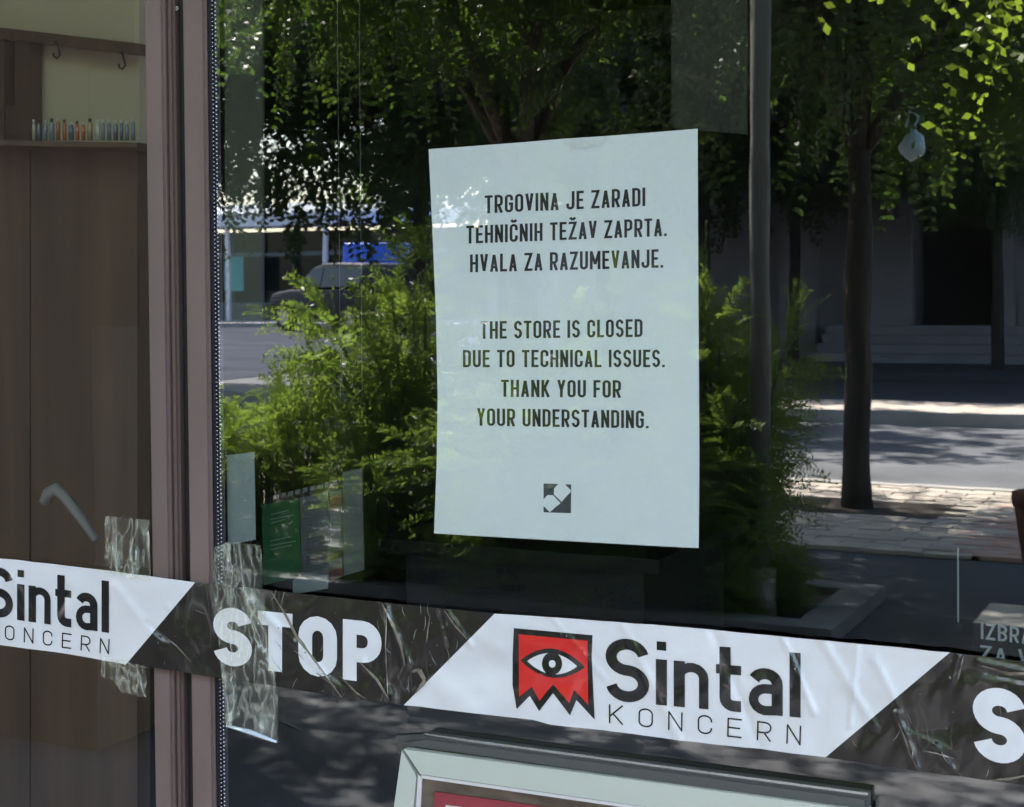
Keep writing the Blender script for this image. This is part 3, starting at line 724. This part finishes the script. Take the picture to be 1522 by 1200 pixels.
bevelbox('seal_gap', xs[2]+.0005, xs[3]-.0005, FY+.009, .05, M_RUBBER, win)
bevelbox('frame_post', xs[3], xs[4], FY, -.0015, M_FRAME, win)
bevelbox('glazing_seal', xs[4]+.0005, xs[4]+.0026, FY+.004, -.0015, M_RUBBER, win, .0005)
XR = 2.28
MB().box((-2.6, -.007, .062), (xs[0]-.001, .05, .12)).build('bottom_rail', M_FRAME, win)
MB().box((xs[4]+.007, -.007, .062), (XR, .05, .12)).build('bottom_rail', M_FRAME, win)
MB().box((-2.6, -.007, 2.66), (xs[0]-.001, .05, 2.739)).build('top_rail', M_FRAME, win)
MB().box((xs[4]+.007, -.007, 2.66), (XR, .05, 2.739)).build('top_rail', M_FRAME, win)
MB().box((-2.6, 0, .122), (xs[0]-.001, .006, 2.658)).build('glass_pane', M_PANE, win)
MB().box((xs[3]+.002, 0, .122), (XR, .006, 2.658)).build('glass_pane', M_PANE, win)
MB().box((-2.6, -.05, 0), (XR, .06, .058)).build('sill', M_STONE, win)
# little bright screw in the seal
q = at(264, 13, FY+.0085); MB().tube([q, q+Vector((0, -.002, 0))], .0022, 8).build('screw', M_CHAIN, win)

# perforated spacer bar at the edge of the double glazing
xc = at(325, 600, .004).x; zc0 = at(330, 1215, .004).z-.3; zc1 = 2.6
MB().box((xc-.0042, .0042, zc0), (xc+.0042, .0056, zc1)).build('spacer_bar', mat('dark purple spacer', (.05, .04, .06), .4), win)
cm = MB(); uv = bmesh.new(); bmesh.ops.create_icosphere(uv, subdivisions=1, radius=.00115)
iv = [v.co.copy() for v in uv.verts]; iff = [[v.index for v in f.verts] for f in uv.faces]; uv.free(); z = zc0
while z < zc1:
    for dx in (-.0016, .0016): cm.add([p+Vector((xc+dx, .0032, z+(dx > 0)*.0016)) for p in iv], iff)
    z += .0034
tag(cm.build('spacer_dots', M_CHAIN, win, True), kind='stuff')

# ------------------------------------------------------------------ notice taped inside the glass
nb = at(838, 508, .010)
no_ = thing('closure_notice', 'white paper notice in two languages taped inside the glass', 'notice', nb)
def psurf(px, py, l=0.0):
    u = (px-838)/200; v = (py-508)/300
    y = .0135+.0012*math.sin(v*2.2+.4)*u+.0016*max(0, abs(u)-.45)**2*4*(.5+.5*math.sin(v*3+u))+.0010*max(0, v-.7)*8*u*u+.0004*noise.noise(Vector((px/70, py/90, 3)))*2
    return at(px, py, y-l)
edge = [(637, 222), (700, 217.5), (780, 211.5), (838, 206.5), (900, 202.5), (970, 197), (1037, 191.5), (1037.5, 330), (1038.5, 500), (1039.5, 680), (1038.5, 815), (960, 811), (880, 806.5), (800, 802), (720, 797.5), (645, 793), (649, 690), (650.5, 590), (648, 470), (643, 350)]
lay('sheet', [edge], psurf, M_PAPER, no_, step=12)
pq = [('TRGOVINA JE ZARADI', (720.5, 291), (959, 279), (959, 306.5), (720.5, 317.5)),
      ('TEHNIČNIH TEŽAV ZAPRTA.', (693, 336), (991, 324), (991, 351), (693, 362.5)),
      ('HVALA ZA RAZUMEVANJE.', (698.6, 378.5), (985.7, 370.5), (985.7, 398), (698.6, 405)),
      ('THE STORE IS CLOSED', (714, 478), (955, 474.5), (955, 501), (714, 504)),
      ('DUE TO TECHNICAL ISSUES.', (688, 520.5), (988, 520), (988, 546), (688, 546)),
      ('THANK YOU FOR', (744.6, 564.6), (923, 565.5), (923, 591.5), (744.6, 590)),
      ('YOUR UNDERSTANDING.', (709, 607), (964, 610.5), (964, 637), (709, 633))]
for tx, a, b, c, d in pq:
    write('lettering', tx, (a, b, c, d), psurf, M_INK, no_, w=.40, t=.135, gap=.095, space=.27, lift=.0002, step=12, adv={'M': 1.3, 'E': .88, 'L': .86, 'F': .86, 'T': .95})
def pe(pts): return [(790+x/15, 700+y/15) for x, y in pts]
lay('emblem', [pe([(268, 283), (885, 305), (880, 945), (268, 925)])], psurf, M_INKGREY, no_, step=12, lift=.0002)
lay('emblem_cutout', [pe([(600, 292), (745, 300), (872, 430), (872, 475), (760, 590), (690, 535), (672, 695), (500, 525), (505, 390)])], psurf, M_PAPER, no_, step=12, lift=.0004)
lay('emblem_cutout', [pe([(266, 640), (360, 540), (480, 545), (650, 725), (485, 730), (545, 800), (410, 925), (264, 780)])], psurf, M_PAPER, no_, step=12, lift=.0004)
lay('tape_tab', [[(836, 207), (905, 203), (898, 213), (868, 222), (840, 216)]], lambda x, y, l=0: psurf(x, y, .0008), mat('clear tape tab', (.85, .88, .92), .12, coat=1, bump=.8, bscale=150), no_, step=6)

# ------------------------------------------------------------------ barrier tape across the window
def interp(pts, x):
    for (x0, y0), (x1, y1) in zip(pts, pts[1:]):
        if x <= x1: return y0+(y1-y0)*(x-x0)/(x1-x0)
    return pts[-1][1]
TOP = [(-260, 796), (0, 830), (80, 839), (160, 848), (290, 866), (370, 874), (450, 883), (600, 899), (735, 912), (870, 921), (1000, 931), (1100, 940), (1200, 950), (1330, 962), (1412, 970), (1522, 983), (1900, 1030)]
BOT = [(-260, 922), (0, 959), (60, 967), (100, 972), (150, 981), (187, 988), (225, 992), (330, 1009), (420, 1022), (520, 1038), (600, 1048), (700, 1060), (790, 1070), (820, 1078), (900, 1086), (1053, 1106), (1140, 1115), (1227, 1126), (1370, 1147), (1522, 1167), (1900, 1222)]
CREASE = [  # x0,y0,x1,y1,half width px,height m
 (358, 878, 440, 960, 5, .0022), (440, 955, 512, 1040, 5, .0020), (568, 896, 606, 985, 5, .0024), (606, 985, 580, 1046, 4, .0018), (660, 905, 700, 960, 4, .0018),
 (655, 905, 668, 960, 3, -.0012), (540, 985, 585, 1040, 6, .0020), (575, 900, 575, 1048, 3, .0012), (490, 1010, 530, 1038, 4, .0014), (250, 900, 300, 985, 3, .0012), (215, 925, 320, 1000, 3, -.0012),
 (618, 985, 700, 1060, 18, .0014), (690, 930, 790, 1000, 14, .0010), (822, 920, 900, 1010, 3, .0009), (1160, 940, 1210, 1060, 4, .0012), (1274, 960, 1264, 1080, 3, .0012), (1220, 948, 1300, 1080, 6, .0012), (1300, 980, 1340, 1060, 6, .0010),
 (1333, 1060, 1365, 1145, 4, .0022), (1425, 975, 1415, 1010, 3, .0018), (1350, 1090, 1420, 1120, 4, .0014), (1455, 985, 1522, 1000, 6, .0024), (1470, 1000, 1600, 1025, 6, -.0018), (1390, 1110, 1430, 1160, 4, .0016),
 (640, 1000, 760, 985, 22, -.0012), (700, 1060, 830, 1000, 20, .0010), (20, 860, 60, 960, 6, .0010), (170, 870, 240, 960, 6, .0010), (100, 880, 60, 960, 8, -.0008), (925, 928, 1010, 1100, 6, .0010), (1060, 938, 1130, 1110, 7, -.0010)]
def seg(px, py, c):
    x0, y0, x1, y1, w_, h = c; dx, dy = x1-x0, y1-y0; L2 = dx*dx+dy*dy
    t = ((px-x0)*dx+(py-y0)*dy)/L2; tc = min(1, max(0, t)); ex, ey = px-x0-tc*dx, py-y0-tc*dy
    return h*math.exp(-(ex*ex+ey*ey)/(w_*w_))
def sst(a, b, x):
    t = min(1, max(0, (x-a)/(b-a))); return t*t*(3-2*t)
def tsurf(px, py, l=0.0):
    bulge = sst(120, 205, px)*(1-sst(325, 430, px))
    y = -.007-.007*bulge
    a = noise.noise(Vector((px/85, py/60, 1.3)))*.0026+noise.noise(Vector((px/28+py/90, py/40, 7.7)))*.0011
    dark = sst(240, 290, px)*(1-sst(600, 700, px))+sst(1320, 1400, px)
    a += dark*(noise.noise(Vector((px/14+py/60, py/22, 2.7)))*.0003+noise.noise(Vector((px/7, py/9, 5)))*.00022)
    y += a-(1+.7*(1-dark))*sum(seg(px, py, c) for c in CREASE if abs(px-c[0]) < 180 or abs(px-c[2]) < 180)
    return at(px, py, y-l)
bt = thing('barrier_tape', 'white and black printed barrier tape stretched across the window frame', 'barrier tape', at(700, 980, -.014))
def strip(xt0, xb0, xt1, xb1):
    """outline between a left cut (top x, bottom x) and a right cut"""
    n = 26; jit = lambda x: .9*noise.noise(Vector((x/17, 0, 0)))+.5*noise.noise(Vector((x/6, 4, 0)))
    top = [(xt0+(xt1-xt0)*i/n, interp(TOP, xt0+(xt1-xt0)*i/n)+jit(xt0+(xt1-xt0)*i/n)) for i in range(n+1)]
    bot = [(xb0+(xb1-xb0)*i/n, interp(BOT, xb0+(xb1-xb0)*i/n)+1.2*jit(900+xb0+(xb1-xb0)*i/n)) for i in range(n+1)]
    return top, bot
def band(name, xt0, xb0, xt1, xb1, m):
    t, b = strip(xt0, xb0, xt1, xb1); n = len(t)-1
    polys = [[t[i], t[i+1], b[i+1], b[i]] for i in range(n)]
    return lay2(name, polys, tsurf, m, bt)
def lay2(name, polys, surf, m, parent, step=4.0, lift=0.0):
    return lay_layers(name, [(0, p) for p in polys], surf, m, parent, step, lift)
band('white_section', -330, -250, 290, 187, M_TWHITE)
band('dark_section', 290, 187, 735, 600, M_TDARK)
band('white_section', 735, 600, 1412, 1227, M_TWHITE)
band('dark_section', 1412, 1227, 1900, 1900, M_TDARK)
write('lettering', 'STOP', ((317, 901), (567, 926), (567, 1017), (317, 987)), tsurf, M_STOP, bt, w=.66, t=.235, gap=.10, step=4, adv={'T': .9})
write('lettering', 'STOP', ((1446, 1018), (1790, 1062), (1790, 1182), (1446, 1128)), tsurf, M_STOP, bt, w=.66, t=.235, gap=.10, step=4, adv={'T': .9})
SA = {'S': 1.25, 't': .72, 'n': 1.02, 'a': 1.0}
write('lettering', 'Sintal', ((900, 947), (1190, 971), (1190, 1067), (900, 1041)), tsurf, M_TINK, bt, w=.54, t=.172, gap=.105, step=4, adv=SA, tn=.85)
write('lettering', 'KONCERN', ((905, 1047), (1191, 1079), (1190, 1108), (905, 1075)), tsurf, M_TINK, bt, w=.82, t=.085, gap=.86, step=4)
write('lettering', 'Sintal', ((-22, 841), (162, 864), (162, 941), (-22, 915)), tsurf, M_TINK, bt, w=.50, t=.168, gap=.09, step=4, adv=SA, tn=.85)
write('lettering', 'KONCERN', ((-21, 925), (163, 950), (162, 973), (-21, 947)), tsurf, M_TINK, bt, w=.74, t=.09, gap=.72, step=4)
def ee(pts): return [(740+x/7.5, 920+y/7.5) for x, y in pts]
def fan(pts):  # ear clipping
    P = [Vector(p) for p in pts]; area = sum(a.x*b.y-b.x*a.y for a, b in zip(P, P[1:]+P[:1]))
    if area < 0: P.reverse()
    cr = lambda a, b, c: (b.x-a.x)*(c.y-a.y)-(b.y-a.y)*(c.x-a.x)
    out = []; guard = 0
    while len(P) > 3 and guard < 5000:
        for i in range(len(P)):
            a, b, c = P[i-1], P[i], P[(i+1) % len(P)]; guard += 1
            if cr(a, b, c) <= 1e-9: continue
            if any(cr(a, b, q) >= 0 and cr(b, c, q) >= 0 and cr(c, a, q) >= 0 for q in P if q is not a and q is not b and q is not c): continue
            out.append([tuple(a), tuple(b), tuple(c)]); P.pop(i); break
        else: break
    out.append([tuple(p) for p in P]); return out
def fan_old(pts):
    bm = bmesh.new(); f = bm.faces.new([bm.verts.new((x, y, 0)) for x, y in pts]); r = bmesh.ops.triangulate(bm, faces=[f])
    o = [[(v.co.x, v.co.y) for v in q.verts] for q in bm.faces]; bm.free(); return o
lay2('emblem_border', fan(ee([(178, 103), (1055, 183), (1045, 420), (1080, 1125), (875, 905), (805, 1078), (615, 828), (460, 1030), (355, 858), (210, 1008), (163, 740), (165, 400)])), tsurf, M_TINK, bt, lift=.0003)
lay2('emblem_field', fan(ee([(232, 172), (1000, 245), (1000, 470), (1008, 960), (850, 795), (795, 940), (615, 730), (465, 915), (378, 758), (235, 872)])), tsurf, M_TRED, bt, lift=.0009)
def eye(xl, yl, xr, yr, up_, dn):
    n = 14; t = []; b = []
    for i in range(n+1):
        u = i/n; x = xl+(xr-xl)*u; y = yl+(yr-yl)*u; s = math.sin(math.pi*u)**.85
        t.append((x, y-up_*s)); b.append((x, y+dn*s))
    return [[ee([t[i]])[0], ee([t[i+1]])[0], ee([b[i+1]])[0], ee([b[i]])[0]] for i in range(n)]
lay2('eye_outline', eye(252, 465, 968, 538, 168, 155), tsurf, M_TINK, bt, lift=.0012)
lay2('eye_white', eye(328, 472, 884, 530, 118, 118), tsurf, M_TWHITE, bt, lift=.0014)
def disc(cx, cyy, rx, ry): return fan(ee([(cx+rx*math.cos(2*math.pi*i/20), cyy+ry*math.sin(2*math.pi*i/20)) for i in range(20)]))
lay2('iris', disc(603, 500, 113, 128), tsurf, M_TINK, bt, lift=.0016)
lay2('pupil', disc(606, 502, 38, 42), tsurf, M_TWHITE, bt, lift=.0018)

M_SCUFF = mat('pale scuffed film', (.28, .265, .25), .3, coat=.5)
def scuffs(x0, x1, n, seed, bright=None):
    rd = random.Random(seed); ps = []
    for i in range(n):
        x = rd.uniform(x0, x1); v = rd.random(); v = v if rd.random() < .4 else (v**2.5 if rd.random() < .4 else 1-v**2.5)
        y = interp(TOP, x)+4+(interp(BOT, x)-interp(TOP, x)-8)*v
        # keep inside the dark band between its slanted cuts
        if x < 760:
            if x < 290-103*v or x > 735-135*v-4: continue
        elif x < 1412-185*v+4: continue
        if rd.random() < .5: L = rd.uniform(1, 3.5); a = rd.uniform(0, 3.1); w_ = rd.uniform(.4, 1.1)
        else: L = rd.uniform(5, 22); a = rd.choice((1.1, 1.25, 1.9, 2.6, .9, 1.45))+rd.uniform(-.25, .25); w_ = rd.uniform(.25, .6)
        d = Vector((math.cos(a), math.sin(a))); nn = Vector((-d.y, d.x)); p = Vector((x, y)); k = max(1, int(L/4)); bend = rd.uniform(-.12, .12)*L
        pts = [p+d*(L*(j/k-.5))+nn*bend*(1-(2*j/k-1)**2) for j in range(k+1)]
        for j in range(k):
            wa = w_*math.sin(math.pi*max(.12, j/k)); wb_ = w_*math.sin(math.pi*min(.88, (j+1)/k)); a_, b_ = pts[j], pts[j+1]
            ps.append([tuple(a_+nn*wa), tuple(a_-nn*wa), tuple(b_-nn*wb_), tuple(b_+nn*wb_)])
    return ps
tag(lay_layers('scuff_marks', [(0, p) for p in scuffs(200, 735, 60, 2)+scuffs(1230, 1522, 30, 3)+scuffs(560, 735, 30, 5)], tsurf, M_SCUFF, bt, 6, .0006), kind='stuff')

def fold_highlights(lines):
    ps = []
    for pts, w_ in lines:
        n = 14; P = [Vector(p) for p in pts]; segs = len(P)-1; C = []
        for i in range(n+1):
            u = i/n*segs; k = min(int(u), segs-1); C.append(P[k].lerp(P[k+1], u-k))
        for i in range(n):
            d = (C[i+1]-C[i]).normalized(); nn = Vector((-d.y, d.x))
            f = lambda j: w_*(math.sin(math.pi*min(.96, max(.04, j/n)))**.6)*(.65+.5*noise.noise(Vector((j*.7, pts[0][0], 0))))
            ps.append([tuple(C[i]+nn*f(i)), tuple(C[i]-nn*f(i)), tuple(C[i+1]-nn*f(i+1)), tuple(C[i+1]+nn*f(i+1))])
    return ps
M_FOLDHI = mat('painted fold highlight', (.20, .165, .14), .25, bump=.6, bscale=300, var=.6, vscale=70, coat=.5, dist=.0005)  # pale colour painted along the creases as their highlights
lay_layers('fold_highlight', [(0, p) for p in fold_highlights([
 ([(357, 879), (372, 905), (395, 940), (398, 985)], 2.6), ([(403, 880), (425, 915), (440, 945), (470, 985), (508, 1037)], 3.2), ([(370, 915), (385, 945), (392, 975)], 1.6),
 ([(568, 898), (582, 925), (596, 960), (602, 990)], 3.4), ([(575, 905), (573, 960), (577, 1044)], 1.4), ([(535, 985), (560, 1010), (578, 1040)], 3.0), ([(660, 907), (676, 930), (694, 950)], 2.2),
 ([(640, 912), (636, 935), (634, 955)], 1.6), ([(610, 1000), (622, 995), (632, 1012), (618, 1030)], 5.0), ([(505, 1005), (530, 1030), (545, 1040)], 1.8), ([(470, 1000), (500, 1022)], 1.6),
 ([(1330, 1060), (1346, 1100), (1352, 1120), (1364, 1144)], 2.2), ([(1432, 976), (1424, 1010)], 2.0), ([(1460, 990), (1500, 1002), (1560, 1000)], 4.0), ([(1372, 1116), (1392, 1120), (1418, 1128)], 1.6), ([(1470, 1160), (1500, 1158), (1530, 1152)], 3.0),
 ([(232, 935), (262, 960), (285, 985)], 1.0), ([(285, 905), (310, 915)], .8)])], tsurf, M_FOLDHI, bt, 5, .0009).__setitem__('kind', 'stuff')

# ------------------------------------------------------------------ clear adhesive tape
def crink(px, py, l=0.0):
    rdg = 1-abs(noise.noise(Vector((px/9+py/60, py/45, 9))))*2; r2 = 1-abs(noise.noise(Vector((px/16, py/13, 4))))*2
    b = tsurf(px, py).y
    lo = sst(1025, 1045, py)+(1-sst(820, 870, py))
    y = b*(1-min(1, lo))+min(1, lo)*(-.010 if px > 270 else -.010) if 330 > px > 200 else b
    return at(px, py, y-.0022-.0018*rdg-.001*r2-l)
def jagged(pts, amp=2.0, n=7):
    out = []
    for (x0, y0), (x1, y1) in zip(pts, pts[1:]+pts[:1]):
        for i in range(n):
            u = i/n; out.append((x0+(x1-x0)*u+amp*noise.noise(Vector((x0+u*31, y0, u*7)))*2*(i > 0), y0+(y1-y0)*u+amp*noise.noise(Vector((y0+u*29, x0, 3)))*2*(i > 0)))
    return out
for pts, lab in (([(157, 767), (222, 773), (224, 866), (155, 852)], 'short crinkled clear tape above the left end of the barrier tape'),
                 ([(150, 975), (218, 990), (218, 1037), (182, 1030), (165, 1010), (150, 1006)], 'torn clear tape corner hanging below the left white section'),
                 ([(319, 812), (344, 806), (388, 810), (391, 876), (400, 930), (408, 985), (413, 1040), (412, 1105), (372, 1095), (336, 1078), (330, 1010), (322, 930), (316, 870)], 'long crinkled clear tape running down over the word STOP')):
    c = tag(lay('clear_tape', fan(jagged(pts)), crink, M_CLEAR, None, step=3.0), lab, 'adhesive tape', 'clear adhesive tape holding the barrier tape')
q = [at(337, 1079, -.017), at(411, 1103, -.02)]
tag(MB().tube([q[0], q[0].lerp(q[1], .5)+Vector((0, -.002, .002)), q[1]], [.0012, .0022, .001], 8).build('rolled_tape_edge', mat('blueish tape glint', (.55, .62, .72), .1, coat=1), None, True), 'curled pale blue lower edge of the long clear tape', 'adhesive tape')

# ------------------------------------------------------------------ snap frame with poster, bottom
sf = thing('snap_frame', 'pale aluminium snap frame with a red poster at the bottom', 'poster frame', at(640, 1160, -.02))
SY = -.019
def q4(name, pts, y0, th, m, parent=sf):
    return MB().slab([at(x, y, y0) for x, y in pts], (0, th, 0)).build(name, m, parent)
q4('frame_side', [(600, 1114), (1290, 1206), (1268, 1244), (625, 1151)], SY, .012, M_ALU)
q4('frame_side', [(597, 1116), (619, 1155), (606, 1290), (573, 1290)], SY, .012, M_ALU)
q4('inner_lip', [(626, 1152.5), (1266, 1244.5), (1266, 1249), (626, 1157)], SY-.0015, .0012, M_POSTERW)
q4('inner_lip', [(621, 1152), (627, 1156), (620, 1290), (614, 1290)], SY-.0015, .0012, M_POSTERW)
q4('rear_rail', [(596, 1106), (633, 1100), (1285, 1189), (1285, 1206)], SY+.004, .0135, M_ALUD)
q4('rear_rail', [(630, 1091.5), (1290, 1180), (1290, 1206), (600, 1114)], SY+.008, .0098, M_ALUD)
q4('top_edge', [(630, 1090.5), (1290, 1179), (1290, 1182.5), (630, 1094)], SY+.008, .0015, M_CHAIN)
q4('corner_cap', [(588, 1094), (630, 1092), (622, 1107), (602, 1110), (590, 1122)], SY+.013, .004, M_RUBBER) if False else q4('corner_cap', [(588, 1094), (630, 1092), (622, 1107), (592, 1122)], SY+.0145, .003, M_ALUD)
q4('frame_side', [(1290, 1208), (1290, 1330), (1266, 1330), (1268, 1246)], SY, .012, M_ALU)
q4('poster_reflection', [(626, 1150), (1270, 1241), (1270, 1330), (614, 1330)], SY+.013, .001, M_POSTERBR)  # brown leafy reflection on the cover, put into the colour
q4('poster_band', [(646, 1177), (1262, 1262), (1262, 1330), (643, 1330)], SY+.011, .001, M_POSTERRED)
q4('poster_letter', [(662, 1197), (700, 1202), (700, 1230), (662, 1225)], SY+.0098, .001, M_POSTERW)

# ------------------------------------------------------------------ stickers and lettering on the glass
wl = thing('window_lettering', 'faint grey lettering on the glass at the right edge above the tape', 'lettering', at(1500, 950, .0075))
M_FAINT = mat('frosted vinyl letters', (.22, .25, .27), .6)
write('lettering', 'IZBRA', ((1458, 926), (1532, 934), (1532, 958), (1458, 950)), flat(.0078), M_FAINT, wl, w=.55, t=.15, gap=.16, step=30, lift=.0001)
write('lettering', 'ZA V', ((1457, 959), (1530, 967), (1530, 990), (1457, 981)), flat(.0078), M_FAINT, wl, w=.55, t=.15, gap=.16, space=.4, step=30, lift=.0001)
tag(MB().slab([at(x, y, .012) for x, y in ((337, 677), (378, 672), (380, 802), (339, 811))], (0, .0004, 0)).build('pale_sticker', M_GREYL), 'narrow pale grey sticker inside the glass beside the frame', 'sticker')

# ------------------------------------------------------------------ things inside the shop
lb = thing('leaflet_board', 'angled board of green and grey leaflets inside the glass above STOP', 'leaflet board', at(460, 800, .10))
def card(name, pts, y, m, parent=lb, th=.0015, par=None):
    return MB().slab([at(x, yy, y) for x, yy in pts], (0, th, 0)).build(name, m, parent)
card('header', [(388, 744), (508, 712), (508, 729), (388, 752)], .10, M_RUBBER)
for k_ in range(9): card('header_mark', [(406+k_*11, 737-k_*2.7), (413+k_*11, 735.3-k_*2.7), (413+k_*11, 742-k_*2.7), (406+k_*11, 743.7-k_*2.7)], .0965, M_LINES)
gcard = card('green_leaflet', [(389, 751), (444, 740), (447, 857), (392, 870)], .098, M_GREEN)
greyc = card('grey_leaflet', [(446, 740), (488, 731), (490, 866), (449, 858)], .098, M_GREY)
card('red_white_leaflet', [(490, 731), (508, 728), (509, 857), (490, 866)], .0985, M_GREY)
card('red_block', [(490, 738), (508, 734), (508, 751), (490, 754)], .0965, M_REDC)
card('red_block', [(490, 848), (509, 843), (509, 856), (490, 863)], .0965, M_REDC)
card('dark_block', [(491, 822), (509, 817), (509, 826), (491, 832)], .0965, M_RUBBER)
card('plain_panel', [(509, 702), (538, 696), (541, 847), (511, 856)], .0995, M_GREY)
card('small_label', [(435, 862), (487, 854), (487, 875), (435, 884)], .094, M_GREYL)
for (y0, ln) in ((764, 26), (771, 34), (777, 22), (803, 30), (810, 36), (816, 30)):
    card('print_line', [(402, y0+.6), (402+ln, y0-6), (402+ln, y0-4.4), (402, y0+2.2)], .0965, M_LINESP, gcard)
yy = 748
while yy < 852:
    card('print_line', [(450, yy), (485, yy-6.5), (485, yy-4.6), (450, yy+1.9)], .0965, M_LINES, greyc); yy += 5.2

tag(MB().slab([at(x, y, .35) for x, y in ((334, -60), (390, -60), (390, 482), (334, 478))], (0, .004, 0)).build('roller_blind', mat('dull green grey fabric', (.055, .062, .048), .8)), 'narrow grey green blind panel hanging inside beside the chain', 'blind')
tag(MB().slab([at(x, y, .5) for x, y in ((998, -80), (1110, -80), (1110, 200), (998, 190))], (0, .004, 0)).build('roller_blind', mat('dull grey fabric', (.022, .023, .02), .8)), 'wide dark grey blind panel hanging inside above the notice', 'blind')
for x, y0 in ((503, 200), (535, 160)):
    c = thing('pull_string', 'thin pale cord hanging inside %s' % ('nearest the leaflet board' if x == 503 else 'just left of the notice'), 'cord', at(x, 600, .06), 'thin cords hanging inside the glass')
    t_, b_ = at(x, y0, .06), at(x+.5, 592, .06); b_.x = t_.x
    MB().tube([t_+Vector((0, 0, .3)), b_], .00025, 5).build('cord', M_GREY, c)
tag(MB().tube([at(1424, 815, .03), at(1424, 925, .03)], .0006, 6).build('acrylic_edge', M_GREYL), 'thin bright upright acrylic edge left of the window lettering', 'acrylic stand')

# brown cabinet with shelf of jars and beige wall behind the left pane
CY_ = .62
cb = thing('brown_cabinet', 'brown cabinet behind the left pane below the beige wall', 'cabinet', at(100, 600, CY_))
def cq(name, pts, y, th, m, par): return MB().slab([at(x, yy, y) for x, yy in pts], (0, th, 0)).build(name, m, par)
xr_ = 204
cq('door_panel', [(-160, 216), (44, 216), (44, 1300), (-160, 1300)], CY_, .03, M_DARKWOOD, cb)
cq('door_panel', [(46, 216), (xr_, 220), (xr_, 1300), (46, 1300)], CY_, .03, M_DARKWOOD, cb)
cq('shelf_top', [(-160, 205), (xr_, 212), (xr_, 220), (-160, 214)], CY_-.08, .12, M_DARKWOOD, cb)
bw = thing('beige_partition', 'beige wall panel with brown beams seen through the left pane', 'partition', at(100, 100, CY_+.25))
cq('panel', [(-200, -150), (xr_+3, -150), (xr_+3, 240), (-200, 240)], CY_+.25, .02, M_BEIGE, bw)
cq('beam', [(-200, 18), (xr_+3, 65), (xr_+3, 82), (-200, 33)], CY_+.2, .03, M_DARKWOOD, bw)
cq('stile', [(22, 58), (44, 60), (44, 214), (22, 214)], CY_+.21, .03, M_DARKWOOD, bw)
cq('stile', [(-60, 56), (6, 59), (6, 214), (-60, 214)], CY_+.21, .03, M_DARKWOOD, bw)
cq('stile', [(8, 157), (22, 157), (22, 214), (8, 214)], CY_+.212, .03, M_DARKWOOD, bw)
for x, y in ((84, 62), (181, 78)):
    h = thing('shelf_hook', 'small dark S hook hanging from the brown beam, the %s one' % ('left' if x < 100 else 'right'), 'hook', at(x, y, CY_+.18), 'S hooks on the brown beam')
    pts = [at(x-3, y+2, CY_+.18), at(x, y-2, CY_+.18), at(x+2, y+6, CY_+.18), at(x+4, y+14, CY_+.18), at(x+5, y+20, CY_+.18), at(x+1, y+25, CY_+.18), at(x-4, y+22, CY_+.18), at(x-4.5, y+17, CY_+.18)]
    MB().tube(pts, .0016, 6).build('wire', M_RUBBER, h, True)
jc = [(.35, .27, .16), (.45, .12, .06), (.10, .12, .16), (.5, .5, .45), (.32, .10, .05), (.16, .2, .24), (.42, .38, .3)]
jm = [mat('jar glass %d' % i, c, .15, coat=.6) for i, c in enumerate(jc)]; capm = [mat('jar cap pale', (.55, .55, .5), .4), mat('jar cap dark', (.05, .03, .03), .4)]
names = ['orange', 'brown', 'pale', 'blue grey']
x = 47.0; k = 0; ORD = 'first second third fourth fifth sixth seventh eighth ninth tenth eleventh twelfth thirteenth fourteenth fifteenth sixteenth seventeenth eighteenth nineteenth twentieth'.split()
JN = ['tan', 'orange', 'dark blue', 'pale', 'rust brown', 'grey blue', 'straw coloured']
while x < 200:
    wpx = random.choice((7, 8, 9, 10)); q = at(x+wpx/2, 209, CY_-.03); r_ = wpx*.5*.00103*.9*(1.18+CY_)/2.48
    hh = random.uniform(.033, .044)*(1.18+CY_)/2.48; ci = (1 if 85 < x < 130 and k % 3 else random.choice((0, 2, 3, 5, 6, 4))) if x < 133 else random.choice((2, 5, 3))
    j = thing('shelf_jar', 'small %s jar, %s from the left in the row on the brown cabinet' % (JN[ci], ORD[min(k, 19)]), 'jar', q, 'small jars in a row on the cabinet')
    MB().lathe([(r_, 0), (r_, hh*.72), (r_*.6, hh*.82), (r_*.6, hh*.84)], q, 10).build('jar_body', jm[ci], j, True)
    MB().lathe([(r_*.7, hh*.845), (r_*.7, hh)], q, 10).build('lid', capm[k % 2 if x < 133 else 0], j, True)
    x += wpx+random.choice((0, 1, 1.5)); k += 1
# bent pale metal handle
hd = thing('bent_handle', 'pale bent metal bar leaning behind the left pane', 'handle', at(100, 760, .5))
mb = MB(); pth = [(66, 748), (72, 734), (84, 727), (96, 738), (120, 770), (143, 803)]
mb.tube([at(x, y, .5) for x, y in pth], [.0075, .0085, .0085, .0075, .0065, .0055], 10); mb.build('bar', mat('dull pale metal', (.26, .25, .24), .5), hd, True)
# dark counter and stand legs deep inside
ct = thing('shop_counter', 'dark counter with grey top deep inside behind the notice', 'counter', at(700, 900, 2.2))
a_ = at(560, 800, 2.2); b_ = at(980, 830, 2.2)
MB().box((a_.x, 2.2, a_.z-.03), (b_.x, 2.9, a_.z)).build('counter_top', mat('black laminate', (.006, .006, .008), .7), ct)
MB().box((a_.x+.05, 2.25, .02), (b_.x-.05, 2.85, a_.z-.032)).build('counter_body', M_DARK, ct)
